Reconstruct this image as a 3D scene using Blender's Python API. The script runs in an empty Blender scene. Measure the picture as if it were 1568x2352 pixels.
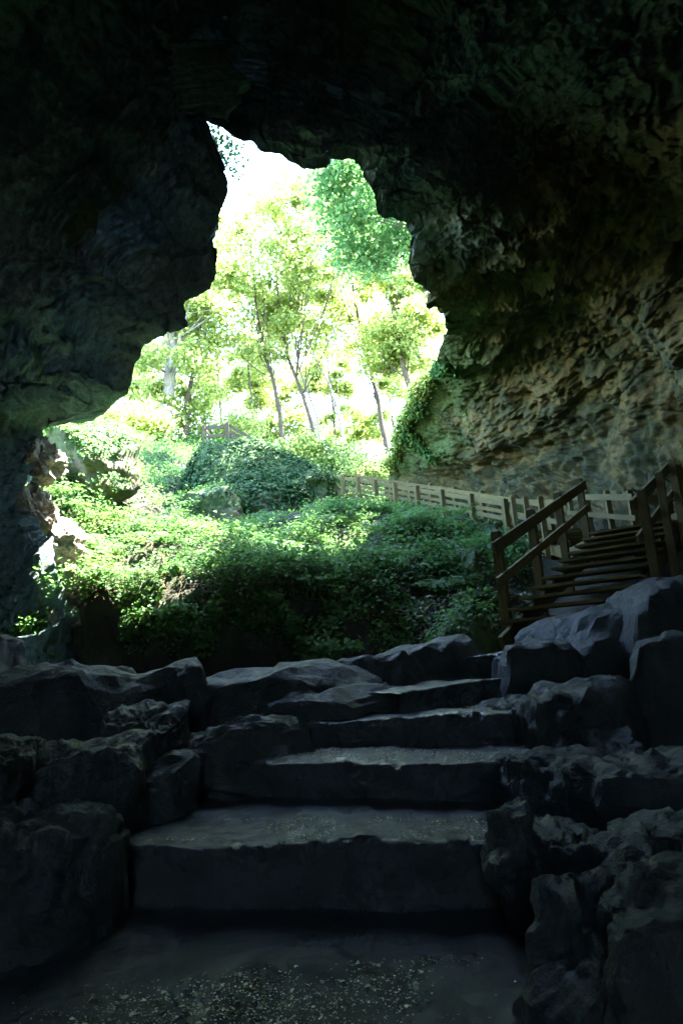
import bpy, bmesh, math, random
import numpy as np
from mathutils import Matrix, Vector

S = bpy.context.scene
COL = S.collection
R_ = math.radians
rng = np.random.default_rng(7)
random.seed(7)

# ------------------------------------------------------------------ camera
CAM = np.array([0.0, 0.0, 1.16])
PITCH, ROLL, FPX = R_(11.8), 0.075, 1568.0
_f = np.array([0, math.cos(PITCH), math.sin(PITCH)])
_r = np.array([1.0, 0, 0])
_u = np.array([0, -math.sin(PITCH), math.cos(PITCH)])
CR = math.cos(ROLL) * _r - math.sin(ROLL) * _u
CU = math.sin(ROLL) * _r + math.cos(ROLL) * _u
cd = bpy.data.cameras.new('camera')
cd.sensor_fit = 'HORIZONTAL'; cd.sensor_width = 36; cd.lens = 36 * FPX / 1568.0
cd.clip_start = 0.05; cd.clip_end = 3000
cam = bpy.data.objects.new('camera', cd); COL.objects.link(cam)
M = Matrix(((CR[0], CU[0], -_f[0], CAM[0]), (CR[1], CU[1], -_f[1], CAM[1]), (CR[2], CU[2], -_f[2], CAM[2]), (0, 0, 0, 1)))
cam.matrix_world = M
S.camera = cam

# ------------------------------------------------------------------ sky, sun, exposure
SUN_DIR = np.array([0.40, 0.18, 0.90]); SUN_DIR /= np.linalg.norm(SUN_DIR)
w = bpy.data.worlds.new('World'); S.world = w; w.use_nodes = True
wt = w.node_tree; wt.nodes.clear()
sky = wt.nodes.new('ShaderNodeTexSky'); sky.sky_type = 'NISHITA'; sky.sun_disc = False
sky.sun_elevation = math.asin(SUN_DIR[2]); sky.sun_rotation = math.atan2(SUN_DIR[0], SUN_DIR[1])
sky.air_density = 1.0; sky.dust_density = 0.5; sky.ozone_density = 1.0
bg = wt.nodes.new('ShaderNodeBackground'); bg.inputs[1].default_value = 0.15
wo = wt.nodes.new('ShaderNodeOutputWorld')
wt.links.new(sky.outputs[0], bg.inputs[0]); wt.links.new(bg.outputs[0], wo.inputs[0])
sd = bpy.data.lights.new('sun', 'SUN'); sd.energy = 3.9; sd.angle = R_(0.53); sd.color = (1.0, 0.93, 0.80)
so = bpy.data.objects.new('sun', sd); COL.objects.link(so)
so.rotation_euler = Vector(SUN_DIR).to_track_quat('Z', 'Y').to_euler(); so.location = (20, 20, 60)
S.view_settings.view_transform = 'Standard'; S.view_settings.look = 'None'
S.view_settings.exposure = 4.9; S.view_settings.gamma = 1.0; S.view_settings.use_curve_mapping = False
c = S.cycles
c.use_denoising = True
try: c.denoiser = 'OPENIMAGEDENOISE'
except Exception: pass
c.max_bounces = 8; c.diffuse_bounces = 5; c.glossy_bounces = 3; c.transmission_bounces = 4
c.sample_clamp_indirect = 8.0; c.caustics_reflective = False; c.caustics_refractive = False

# ------------------------------------------------------------------ helpers
def ray(u, v):
    d = _f + ((u - 784.0) * CR + (1176.0 - v) * CU) / FPX
    return d
def P(u, v, y):
    """point seen at picture place (u, v) that stands y metres ahead"""
    d = ray(u, v); return CAM + d * (y / d[1])
def Pz(u, v, z):
    d = ray(u, v); return CAM + d * ((z - CAM[2]) / d[2])

def _hash(ix, iy, iz, seed):
    h = (ix.astype(np.int64) * 374761393 + iy.astype(np.int64) * 668265263 + iz.astype(np.int64) * 1440662683 + seed * 974634777) & 0xffffffff
    h = ((h ^ (h >> 13)) * 1274126177) & 0xffffffff
    h = ((h ^ (h >> 15)) * 2246822519) & 0xffffffff
    h = h ^ (h >> 16)
    return (h & 0xffffff).astype(np.float64) / 0xffffff * 2 - 1
def vnoise(p, seed=0):
    i = np.floor(p).astype(np.int64); f = p - i
    f = f * f * f * (f * (f * 6 - 15) + 10)
    x, y, z = i[..., 0], i[..., 1], i[..., 2]
    fx, fy, fz = f[..., 0], f[..., 1], f[..., 2]
    def L(a, b, t): return a + (b - a) * t
    return L(L(L(_hash(x, y, z, seed), _hash(x+1, y, z, seed), fx), L(_hash(x, y+1, z, seed), _hash(x+1, y+1, z, seed), fx), fy),
             L(L(_hash(x, y, z+1, seed), _hash(x+1, y, z+1, seed), fx), L(_hash(x, y+1, z+1, seed), _hash(x+1, y+1, z+1, seed), fx), fy), fz)
def fbm(p, o=4, seed=0, gain=0.5, lac=2.03):
    s = 0; a = 1.0; q = np.array(p, float)
    for k in range(o):
        s = s + a * vnoise(q, seed + k * 17); a *= gain; q = q * lac + 13.7
    return s
def ridged(p, o=4, seed=0, gain=0.5, lac=2.1):
    s = 0; a = 1.0; q = np.array(p, float)
    for k in range(o):
        s = s + a * (1 - 2 * np.abs(vnoise(q, seed + k * 31))); a *= gain; q = q * lac + 7.1
    return s
def sstep(a, b, x):
    t = np.clip((x - a) / (b - a), 0, 1); return t * t * (3 - 2 * t)

def mesh_np(name, verts, faces, mat=None, smooth=True, attrs=None):
    me = bpy.data.meshes.new(name)
    verts = np.asarray(verts, np.float32); faces = np.asarray(faces, np.int32)
    nv, nf, k = len(verts), len(faces), faces.shape[1]
    me.vertices.add(nv); me.vertices.foreach_set('co', verts.ravel())
    me.loops.add(nf * k); me.loops.foreach_set('vertex_index', faces.ravel())
    me.polygons.add(nf); me.polygons.foreach_set('loop_start', np.arange(0, nf * k, k, dtype=np.int32))
    me.update(calc_edges=True)
    if smooth: me.polygons.foreach_set('use_smooth', np.ones(nf, bool))
    for an, av in (attrs or {}).items():
        at = me.attributes.new(an, 'FLOAT', 'POINT'); at.data.foreach_set('value', np.asarray(av, np.float32))
    if mat: me.materials.append(mat)
    return me
def obj(name, me, parent=None, label=None, cat=None, group=None, kind=None, loc=None):
    o = bpy.data.objects.new(name, me); COL.objects.link(o)
    if parent: o.parent = parent
    if loc is not None: o.location = loc
    if label: o['label'] = label
    if cat: o['category'] = cat
    if group: o['group'] = group
    if kind: o['kind'] = kind
    return o
def grid_faces(nr, nc, wrap=False):
    r = np.arange(nr - 1)[:, None]; cN = nc if wrap else nc - 1
    cc = np.arange(cN)[None, :]; c2 = (cc + 1) % nc
    return np.stack([r * nc + cc, r * nc + c2, (r + 1) * nc + c2, (r + 1) * nc + cc], -1).reshape(-1, 4)

# ------------------------------------------------------------------ materials
def newmat(name):
    m = bpy.data.materials.new(name); m.use_nodes = True
    nt = m.node_tree; nt.nodes.clear()
    out = nt.nodes.new('ShaderNodeOutputMaterial')
    return m, nt, out
def N(nt, t, **kw):
    n = nt.nodes.new(t)
    for k, v in kw.items():
        if k.startswith('i_'): n.inputs[k[2:].replace('_', ' ')].default_value = v
        else: setattr(n, k, v)
    return n
def noise(nt, vec, scale, detail=6, rough=0.6, dist=0.0):
    n = N(nt, 'ShaderNodeTexNoise'); n.inputs['Scale'].default_value = scale; n.inputs['Detail'].default_value = detail
    n.inputs['Roughness'].default_value = rough; n.inputs['Distortion'].default_value = dist
    nt.links.new(vec, n.inputs['Vector']); return n
def ramp(nt, fac, stops):
    r = N(nt, 'ShaderNodeValToRGB'); e = r.color_ramp.elements
    while len(e) < len(stops): e.new(0.5)
    for k, (p, col) in enumerate(stops):
        e[k].position = p; e[k].color = (*col, 1) if len(col) == 3 else col
    nt.links.new(fac, r.inputs[0]); return r
def mix(nt, fac, a, b):
    m = N(nt, 'ShaderNodeMix', data_type='RGBA')
    if isinstance(fac, (int, float)): m.inputs[0].default_value = fac
    else: nt.links.new(fac, m.inputs[0])
    for s, x in ((6, a), (7, b)):
        if isinstance(x, tuple): m.inputs[s].default_value = (*x, 1)
        else: nt.links.new(x, m.inputs[s])
    return m.outputs[2]
def bump(nt, h, strength, dist, prev=None):
    b = N(nt, 'ShaderNodeBump'); b.inputs['Strength'].default_value = strength; b.inputs['Distance'].default_value = dist
    nt.links.new(h, b.inputs['Height'])
    if prev: nt.links.new(prev, b.inputs['Normal'])
    return b.outputs[0]
def obj_coord(nt):
    return N(nt, 'ShaderNodeNewGeometry').outputs['Position']

def rock_mat(name, cols, rough=(0.5, 0.85), moss=False, scale=1.0, bstr=0.7, mosscol=((0.02, 0.05, 0.012), (0.07, 0.12, 0.02))):
    m, nt, out = newmat(name); p = obj_coord(nt); L = nt.links
    b = N(nt, 'ShaderNodeBsdfPrincipled')
    n1 = noise(nt, p, 0.9 * scale, 8, 0.62, 0.6)
    n2 = noise(nt, p, 7 * scale, 8, 0.7, 0.3)
    n3 = noise(nt, p, 38 * scale, 6, 0.7)
    base = ramp(nt, n1.outputs[0], [(0.30, cols[0]), (0.46, cols[1]), (0.58, cols[2]), (0.72, cols[3])]).outputs[0]
    spots = ramp(nt, n2.outputs[0], [(0.34, (0.30, 0.30, 0.30)), (0.66, (1.55, 1.5, 1.4))]).outputs[0]
    mu = N(nt, 'ShaderNodeMix', data_type='RGBA', blend_type='MULTIPLY'); mu.inputs[0].default_value = 1.0
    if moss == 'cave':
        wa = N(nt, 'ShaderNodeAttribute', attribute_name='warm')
        cool = ramp(nt, n1.outputs[0], [(0.30, (0.08, 0.165, 0.20)), (0.5, (0.12, 0.22, 0.25)), (0.7, (0.17, 0.26, 0.27))]).outputs[0]  # cool tone puts the teal lift of the shaded walls into the rock colour
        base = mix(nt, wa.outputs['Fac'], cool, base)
    L.new(base, mu.inputs[6]); L.new(spots, mu.inputs[7]); colr = mu.outputs[2]
    if moss:
        at = N(nt, 'ShaderNodeAttribute', attribute_name='moss')
        mn = noise(nt, p, 5.0, 6, 0.7)
        mc = ramp(nt, mn.outputs[0], [(0.35, mosscol[0]), (0.65, mosscol[1])]).outputs[0]
        # ragged edge of the moss
        ad = N(nt, 'ShaderNodeMath', operation='MULTIPLY_ADD'); L.new(n2.outputs[0], ad.inputs[0]); ad.inputs[1].default_value = 1.6
        s = N(nt, 'ShaderNodeMath', operation='SUBTRACT'); L.new(at.outputs['Fac'], s.inputs[0]); s.inputs[1].default_value = 0.8
        L.new(s.outputs[0], ad.inputs[2])
        cr = ramp(nt, ad.outputs[0], [(0.40, (0, 0, 0)), (0.60, (1, 1, 1))])
        colr = mix(nt, cr.outputs[0], colr, mc)
    L.new(colr, b.inputs['Base Color'])
    rr = N(nt, 'ShaderNodeMapRange'); rr.inputs[1].default_value = 0.35; rr.inputs[2].default_value = 0.65
    rr.inputs[3].default_value = rough[0]; rr.inputs[4].default_value = rough[1]
    L.new(n2.outputs[0], rr.inputs[0]); L.new(rr.outputs[0], b.inputs['Roughness'])
    nb = bump(nt, n2.outputs[0], bstr, 0.09)
    nb = bump(nt, n3.outputs[0], bstr * 0.9, 0.025, nb)
    L.new(nb, b.inputs['Normal']); L.new(b.outputs[0], out.inputs[0])
    return m

M_CAVE = rock_mat('cave_limestone', [(0.017, 0.028, 0.007), (0.042, 0.052, 0.012), (0.115, 0.092, 0.022), (0.048, 0.066, 0.014)], (0.55, 0.9), moss='cave', bstr=0.9)
M_BOULDER = rock_mat('damp_boulder', [(0.008, 0.016, 0.018), (0.015, 0.026, 0.028), (0.042, 0.056, 0.050), (0.022, 0.042, 0.024)], (0.36, 0.8), scale=1.8, bstr=1.0)
M_OUTCROP = rock_mat('outcrop_rock', [(0.06, 0.06, 0.045), (0.12, 0.115, 0.07), (0.2, 0.18, 0.11), (0.13, 0.14, 0.09)], (0.6, 0.9), moss=True)
M_PALE = rock_mat('pale_limestone', [(0.12, 0.115, 0.09), (0.2, 0.185, 0.15), (0.32, 0.295, 0.25), (0.24, 0.22, 0.18)], (0.7, 0.95), scale=1.5)

def wet_mat(name, base):
    m, nt, out = newmat(name); p = obj_coord(nt); L = nt.links
    b = N(nt, 'ShaderNodeBsdfPrincipled')
    n1 = noise(nt, p, 2.2, 6, 0.65, 0.4); n2 = noise(nt, p, 26, 8, 0.72); n3 = noise(nt, p, 90, 4, 0.7)
    colr = ramp(nt, n1.outputs[0], [(0.3, tuple(x * 0.6 for x in base)), (0.55, base), (0.75, tuple(x * 1.5 for x in base))]).outputs[0]
    L.new(colr, b.inputs['Base Color'])
    rr = N(nt, 'ShaderNodeMapRange'); rr.inputs[1].default_value = 0.38; rr.inputs[2].default_value = 0.62
    rr.inputs[3].default_value = 0.05; rr.inputs[4].default_value = 0.22
    L.new(n1.outputs[0], rr.inputs[0]); L.new(rr.outputs[0], b.inputs['Roughness'])
    nb = bump(nt, n1.outputs[0], 0.5, 0.08)
    nb = bump(nt, n2.outputs[0], 1.0, 0.035, nb); nb = bump(nt, n3.outputs[0], 0.8, 0.006, nb)
    L.new(nb, b.inputs['Normal']); L.new(b.outputs[0], out.inputs[0])
    # a film of water over the stone
    nw = noise(nt, p, 11, 6, 0.75, 0.5)
    cw = ramp(nt, nw.outputs[0], [(0.40, (0.08, 0.08, 0.08)), (0.54, (0.9, 0.9, 0.9))]); L.new(cw.outputs[0], b.inputs['Coat Weight']); b.inputs['Coat Roughness'].default_value = 0.06; b.inputs['Coat IOR'].default_value = 1.33
    cn = bump(nt, n1.outputs[0], 0.35, 0.05); cn = bump(nt, n2.outputs[0], 0.8, 0.022, cn); L.new(cn, b.inputs['Coat Normal'])
    return m
M_WET = wet_mat('wet_stone_floor', (0.013, 0.022, 0.023))
M_STEP = wet_mat('wet_step_stone', (0.014, 0.024, 0.025))

def soil_mat():
    m, nt, out = newmat('hillside_soil'); p = obj_coord(nt); L = nt.links
    b = N(nt, 'ShaderNodeBsdfPrincipled'); b.inputs['Roughness'].default_value = 0.95
    n1 = noise(nt, p, 1.1, 8, 0.65, 0.5); n2 = noise(nt, p, 16, 8, 0.75)
    c1 = ramp(nt, n1.outputs[0], [(0.35, (0.020, 0.034, 0.012)), (0.5, (0.022, 0.024, 0.013)), (0.66, (0.045, 0.038, 0.024))]).outputs[0]
    c2 = ramp(nt, n2.outputs[0], [(0.3, (0.4, 0.4, 0.4)), (0.7, (1.6, 1.5, 1.4))]).outputs[0]
    mu = N(nt, 'ShaderNodeMix', data_type='RGBA', blend_type='MULTIPLY'); mu.inputs[0].default_value = 1
    L.new(c1, mu.inputs[6]); L.new(c2, mu.inputs[7]); L.new(mu.outputs[2], b.inputs['Base Color'])
    nb = bump(nt, n2.outputs[0], 0.9, 0.06); L.new(nb, b.inputs['Normal'])
    L.new(b.outputs[0], out.inputs[0]); return m
M_SOIL = soil_mat()

def leaf_mat(name, c0, c1, c2, trans=0.5, tcol=(0.16, 0.22, 0.03), rough=0.5):
    m, nt, out = newmat(name); L = nt.links
    at = N(nt, 'ShaderNodeAttribute', attribute_name='var')
    colr = ramp(nt, at.outputs['Fac'], [(0.0, c0), (0.5, c1), (1.0, c2)]).outputs[0]
    d = N(nt, 'ShaderNodeBsdfPrincipled'); d.inputs['Specular IOR Level'].default_value = 0.3; L.new(colr, d.inputs['Base Color']); d.inputs['Roughness'].default_value = rough
    t = N(nt, 'ShaderNodeBsdfTranslucent')
    tc = mix(nt, 0.55, colr, tcol); L.new(tc, t.inputs[0])
    ms = N(nt, 'ShaderNodeMixShader'); ms.inputs[0].default_value = trans
    L.new(d.outputs[0], ms.inputs[1]); L.new(t.outputs[0], ms.inputs[2]); L.new(ms.outputs[0], out.inputs[0])
    return m
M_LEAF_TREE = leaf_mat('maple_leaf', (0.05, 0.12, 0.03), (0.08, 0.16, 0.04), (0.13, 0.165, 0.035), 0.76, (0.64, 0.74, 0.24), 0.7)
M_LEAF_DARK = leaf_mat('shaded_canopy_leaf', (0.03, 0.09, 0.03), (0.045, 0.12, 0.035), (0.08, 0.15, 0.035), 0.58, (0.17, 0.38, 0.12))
M_LEAF_HERB = leaf_mat('herb_leaf', (0.035, 0.12, 0.042), (0.06, 0.165, 0.05), (0.12, 0.2, 0.04), 0.45, (0.14, 0.3, 0.06), 0.65)
M_LEAF_IVY = leaf_mat('ivy_leaf', (0.02, 0.06, 0.02), (0.03, 0.085, 0.027), (0.05, 0.115, 0.03), 0.35, (0.08, 0.2, 0.05), 0.65)
M_LITTER = leaf_mat('dead_leaf', (0.07, 0.05, 0.03), (0.14, 0.11, 0.07), (0.24, 0.2, 0.14), 0.15, (0.2, 0.13, 0.06))
M_STEM = leaf_mat('herb_stem', (0.10, 0.10, 0.05), (0.12, 0.12, 0.06), (0.14, 0.13, 0.07), 0.1)

def bark_mat(name, c0, c1):
    m, nt, out = newmat(name); L = nt.links
    tc = N(nt, 'ShaderNodeTexCoord'); mp = N(nt, 'ShaderNodeMapping'); mp.inputs['Scale'].default_value = (1, 1, 0.2)
    L.new(tc.outputs['Object'], mp.inputs[0])
    b = N(nt, 'ShaderNodeBsdfPrincipled'); b.inputs['Roughness'].default_value = 0.9
    n1 = noise(nt, mp.outputs[0], 9, 8, 0.7, 0.4)
    L.new(ramp(nt, n1.outputs[0], [(0.35, c0), (0.65, c1)]).outputs[0], b.inputs['Base Color'])
    L.new(bump(nt, n1.outputs[0], 0.9, 0.05), b.inputs['Normal']); L.new(b.outputs[0], out.inputs[0]); return m
M_BARK = bark_mat('grey_brown_bark', (0.03, 0.025, 0.017), (0.085, 0.07, 0.05))
M_BARK_PALE = bark_mat('pale_bark', (0.10, 0.10, 0.085), (0.26, 0.25, 0.22))

def wood_mat(name='weathered_timber', k=1.0):
    m, nt, out = newmat(name); L = nt.links
    tc = N(nt, 'ShaderNodeTexCoord'); mp = N(nt, 'ShaderNodeMapping'); mp.inputs['Scale'].default_value = (0.12, 1, 1)
    oi = N(nt, 'ShaderNodeObjectInfo'); av = N(nt, 'ShaderNodeVectorMath', operation='ADD')
    L.new(tc.outputs['Object'], mp.inputs[0]); L.new(mp.outputs[0], av.inputs[0])
    sc = N(nt, 'ShaderNodeMath', operation='MULTIPLY'); sc.inputs[1].default_value = 40; L.new(oi.outputs['Random'], sc.inputs[0])
    L.new(sc.outputs[0], av.inputs[1])
    b = N(nt, 'ShaderNodeBsdfPrincipled'); b.inputs['Roughness'].default_value = 0.78
    n1 = noise(nt, av.outputs[0], 42, 6, 0.65, 0.8); n2 = noise(nt, av.outputs[0], 3.0, 4, 0.6)
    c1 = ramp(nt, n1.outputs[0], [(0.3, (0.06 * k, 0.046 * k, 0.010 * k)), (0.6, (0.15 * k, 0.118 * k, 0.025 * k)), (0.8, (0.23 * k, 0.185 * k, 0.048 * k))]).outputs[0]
    c2 = ramp(nt, n2.outputs[0], [(0.3, (0.55, 0.6, 0.55)), (0.65, (1.05, 1.03, 1.0))]).outputs[0]
    mu = N(nt, 'ShaderNodeMix', data_type='RGBA', blend_type='MULTIPLY'); mu.inputs[0].default_value = 1
    L.new(c1, mu.inputs[6]); L.new(c2, mu.inputs[7])
    tint = ramp(nt, oi.outputs['Random'], [(0, (0.72, 0.72, 0.72)), (1, (1.1, 1.1, 1.1))]).outputs[0]
    mu2 = N(nt, 'ShaderNodeMix', data_type='RGBA', blend_type='MULTIPLY'); mu2.inputs[0].default_value = 1
    L.new(mu.outputs[2], mu2.inputs[6]); L.new(tint, mu2.inputs[7]); L.new(mu2.outputs[2], b.inputs['Base Color'])
    L.new(bump(nt, n1.outputs[0], 0.5, 0.006), b.inputs['Normal']); L.new(b.outputs[0], out.inputs[0]); return m
M_WOOD = wood_mat()
M_WOOD_DARK = wood_mat('shaded_timber', 0.3)  # timber copy with the shade on lookout and top flight put into its colour

# ------------------------------------------------------------------ the cave shell
OUT = [(460,270,11.5),(500,285,11.6),(540,315,11.8),(575,328,12),(610,345,12),(655,366,12.2),(690,388,12.4),(722,389,12.5),(745,384,12.6),(752,368,12.7),
 (772,362,12.7),(795,360,12.8),(815,370,12.9),(830,385,13),(850,430,13.2),(868,490,13.6),(905,506,14),(935,510,14.3),(943,545,14.6),(940,600,15),(950,640,15.4),
 (985,672,16),(977,700,16.5),(1000,698,17),(1022,722,18),(1025,752,19),(1014,800,21),(988,860,23.5),(955,920,26),(930,985,28.5),(912,1050,31),(893,1090,33),
 (880,1150,35),(870,1300,35),(800,1500,30),(500,1600,20),(250,1600,14),(150,1500,12.5),(165,1415,12.0),(150,1350,12),(125,1290,12),(120,1240,12.2),
 (85,1200,12.5),(45,1150,13),(60,1100,13),(88,1050,13.4),(92,1015,13.6),(115,985,13.6),(180,962,13.4),(245,940,13.2),(255,920,13),(293,905,12.8),
 (300,870,12.7),(330,800,12.5),(368,770,12.3),(428,750,12.2),(425,697,12.1),(480,660,12),(498,620,11.9),(497,540,11.8),(518,450,11.6),(515,385,11.5),(487,325,11.5)]
def resample_closed(pts, n):
    p = np.array(pts + [pts[0]], float)
    seg = np.hypot(np.diff(p[:, 0]), np.diff(p[:, 1]))
    mid = (p[1:] + p[:-1]) / 2       # more columns where the wall fans out into view
    seg = seg * np.where((mid[:, 0] > 840) & (mid[:, 1] > 400) & (mid[:, 1] < 1160), 4.2, np.where((mid[:, 1] < 520) & (mid[:, 0] > 450), 2.0, np.where(mid[:, 1] > 1430, 0.35, np.where((mid[:, 0] < 300) & (mid[:, 1] > 900), 2.4, 0.9))))
    s = np.concatenate([[0], np.cumsum(seg)])
    t = np.linspace(0, s[-1], n, endpoint=False)
    return np.stack([np.interp(t, s, p[:, k]) for k in range(3)], 1), t
NA, NR = 1560, 300
ol, tt = resample_closed(OUT, NA)
q = np.stack([ol[:, 0] * 0.05, ol[:, 1] * 0.05, np.zeros(NA)], 1)
jit = np.stack([fbm(q, 4, 3), fbm(q + 50, 4, 5)], 1) * 5.0
ol_s = ol.copy(); ol[:, :2] += jit
ang = np.unwrap(np.arctan2(900 - ol[:, 1], ol[:, 0] - 690))
lin = ang[0] - 2 * np.pi * np.arange(NA) / NA; dev = ang - lin
kx = np.exp(-(np.arange(-150, 151) / 45.0) ** 2); kx /= kx.sum()
ang = lin + np.convolve(np.concatenate([dev[-150:], dev, dev[:150]]), kx, 'valid')
Mr = np.array([P(*p) for p in ol]); Mj = Mr - np.array([P(*p) for p in ol_s]); Mr = Mr - Mj
def section(y, xl, xr, zt, zb, ex=2.4):
    ca, sa = np.cos(ang), np.sin(ang)
    k = (np.abs(ca) ** ex + np.abs(sa) ** ex) ** (-1 / ex)
    cx, cz = (xl + xr) / 2, (zt + zb) * 0.42
    x = cx + (xr - xl) / 2 * ca * k
    z = cz + np.where(sa > 0, zt - cz, cz - zb) * sa * k
    return np.stack([x, np.full_like(x, y), z], 1)
R1 = section(9.0, -8.4, 11.0, 13.2, -2.0)
R2 = section(2.0, -6.6, 9.0, 12.0, -2.0)
R3 = section(-4.0, -5.0, 5.4, 12.0, -2.0)
B_ = section(-9.0, -0.42, 0.42, 11.5, -2.0)  # narrow slit behind the camera, added and sized to let in fill light
a_deg = np.degrees((ang + np.pi) % (2 * np.pi) - np.pi)
bul = 3.0 * np.exp(-((a_deg + 22) / 38.0) ** 2)
R0 = 0.5 * (Mr + R1); R0[:, 0] += bul; R0[:, 2] += 0.7 * np.clip(np.sin(ang), 0, 1)
ctrl = [2 * Mr - R0, Mr, R0, R1, R2, R3, B_, 2 * B_ - R3]
segn = [170, 90, 30, 14, 10]
rows, tpar = [], []
for k, n in enumerate(segn):
    p0, p1, p2, p3 = ctrl[k:k + 4]
    for j in range(n):
        t = j / n
        rows.append(0.5 * ((2 * p1) + (-p0 + p2) * t + (2 * p0 - 5 * p1 + 4 * p2 - p3) * t * t + (-p0 + 3 * p1 - 3 * p2 + p3) * t ** 3))
        tpar.append(k + t)
rows.append(B_); tpar.append(len(segn))
G = np.array(rows); tpar = np.array(tpar)
du = np.roll(G, -1, 1) - np.roll(G, 1, 1); dv = np.gradient(G, axis=0)
nrm = np.cross(du, dv); nrm /= np.linalg.norm(nrm, axis=-1, keepdims=True) + 1e-9
cen = np.array([0.5, 0, 3.5])
inw = np.stack([cen[0] - G[..., 0], np.zeros(G.shape[:2]) - 5.0 * (tpar < 2.2)[:, None], cen[2] - G[..., 2]], -1)
sg = np.sign((nrm * inw).sum(-1, keepdims=True)); nrm = nrm * np.where(sg == 0, 1, sg)
bed = G * np.array([0.55, 0.55, 1.5])
amp = sstep(0.0, 0.5, tpar)[:, None]
pit = np.abs(fbm(G * 1.5, 4, 45, 0.55))
disp = (0.95 * fbm(G * 0.28, 2, 11) * amp - 0.75 * amp * (1 - 0.5 * sstep(1.0, 2.0, tpar)[:, None]) + (0.15 + 0.85 * amp) * (0.34 * fbm(G * np.array([0.8, 0.8, 1.0]), 3, 21, 0.5) + 0.34 * pit - 0.15
        + (0.35 + 1.1 * sstep(-0.5, 0.7, fbm(G * 0.7, 2, 171)))[..., ] * 0.13 * ridged(G * np.array([2.0, 2.0, 2.7]), 5, 41, 0.62) + 0.45 * np.tanh(4 * fbm(G * np.array([0.5, 0.5, 0.9]), 3, 181)) * 0.5 + 0.12 * np.abs(fbm(G * 4.0, 4, 47, 0.65))))
disp = disp - 0.20 * np.exp(-(fbm(G * 0.55, 3, 151) / 0.03) ** 2) - 0.10 * np.exp(-(fbm(G * 1.4, 3, 161) / 0.04) ** 2)
but = np.exp(-((G[..., 1] - 17.6 + 0.30 * (G[..., 2] - 6)) / 1.2) ** 2) * (sstep(40, 10, a_deg) * sstep(-75, -45, a_deg))[None, :]
disp = disp + 1.1 * but
cave = G + nrm * (disp * 0.8)[..., None] + Mj[None] * np.exp(-tpar * 14)[:, None, None]
Mr = Mr + Mj
# a buttress of rock on the right wall
# rock behind the mouth's edge stays behind it: nothing inside sags across the opening
def image_polar(p):
    d = p - CAM; w0 = d @ _f; uu = 784 + FPX * (d @ CR) / w0; vv = 1176 - FPX * (d @ CU) / w0
    return np.hypot(uu - 690, vv - 900), np.arctan2(900 - vv, uu - 690)
rr0, aa0 = image_polar(Mr); od = np.argsort(aa0)
bins = np.linspace(-np.pi, np.pi, 721); bi = np.clip(((aa0 + np.pi) / (2 * np.pi) * 720).astype(int), 0, 719)
top_r = np.zeros(720)
for k in (-1, 0, 1): np.maximum.at(top_r, (bi + k) % 720, rr0)
bc = (bins[:-1] + bins[1:]) / 2; okb = top_r > 0
nf_ = int(np.searchsorted(tpar, 2.0)); front = cave[1:nf_]
rr1, aa1 = image_polar(front)
lim = np.interp(aa1, bc[okb], top_r[okb], period=2 * np.pi) * (1.0 + 0.004 * np.minimum(np.arange(1, nf_), 12))[:, None]
short = np.clip(lim - rr1, 0, None) / FPX * front[..., 1]
front[..., 0] += short * np.cos(aa1); front[..., 2] += short * np.sin(aa1); cave[1:nf_] = front
# rim thickness: the mouth's outer edge turns outward and back
tg = np.roll(ol_s[:, :2], -1, 0) - np.roll(ol_s[:, :2], 1, 0)
kern = np.ones(9) / 9
tg = np.stack([np.convolve(np.concatenate([tg[-4:, k], tg[:, k], tg[:4, k]]), kern, 'valid') for k in range(2)], 1)
tg /= np.linalg.norm(tg, axis=1, keepdims=True) + 1e-9       # outline runs clockwise in the picture: its left-hand side lies outside
outw = tg[:, 1][:, None] * CR[None] + tg[:, 0][:, None] * CU[None]
vd = Mr - CAM; vd /= np.linalg.norm(vd, axis=1, keepdims=True)
rim = []
for k, (a, b) in enumerate([(2.4, 1.1), (1.3, 0.55), (0.5, 0.18)]):
    e = Mr + vd * a * 0.8 + outw * b
    e += 0.3 * nrm[0] * fbm(e * 0.9, 3, 51)[:, None] * (-1)
    rim.append(e)
cave = np.concatenate([np.array(rim), cave], 0)
nrow = cave.shape[0]
rad_out = np.stack([G[..., 0] - 0.5, np.zeros(G.shape[:2]), G[..., 2] - 3.5], -1); rad_out /= np.linalg.norm(rad_out, axis=-1, keepdims=True)
hull = (G + rad_out * 2.2 + np.array([0, 0.3, 0]))[30::10][:, ::6]
rh, ah = image_polar(hull); fwd = hull[..., 1] > 4
sh = np.where(fwd, np.clip(np.interp(ah, bc[okb], top_r[okb], period=2 * np.pi) * 1.07 - rh, 0, 400), 0) / FPX * hull[..., 1]
hull[..., 0] += sh * np.cos(ah); hull[..., 2] += sh * np.sin(ah)
obj('rock_above_cave', mesh_np('rock_above_cave', hull.reshape(-1, 3), grid_faces(hull.shape[0], hull.shape[1], True), M_CAVE, True, {'moss': np.full(hull.shape[0] * hull.shape[1], 0.6), 'warm': np.full(hull.shape[0] * hull.shape[1], 0.5)}), kind='structure', label='rock of the hill over the cave, an unseen sheet blocking the sun')  # outer sheet over the shell, added to keep sun from leaking in
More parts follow.
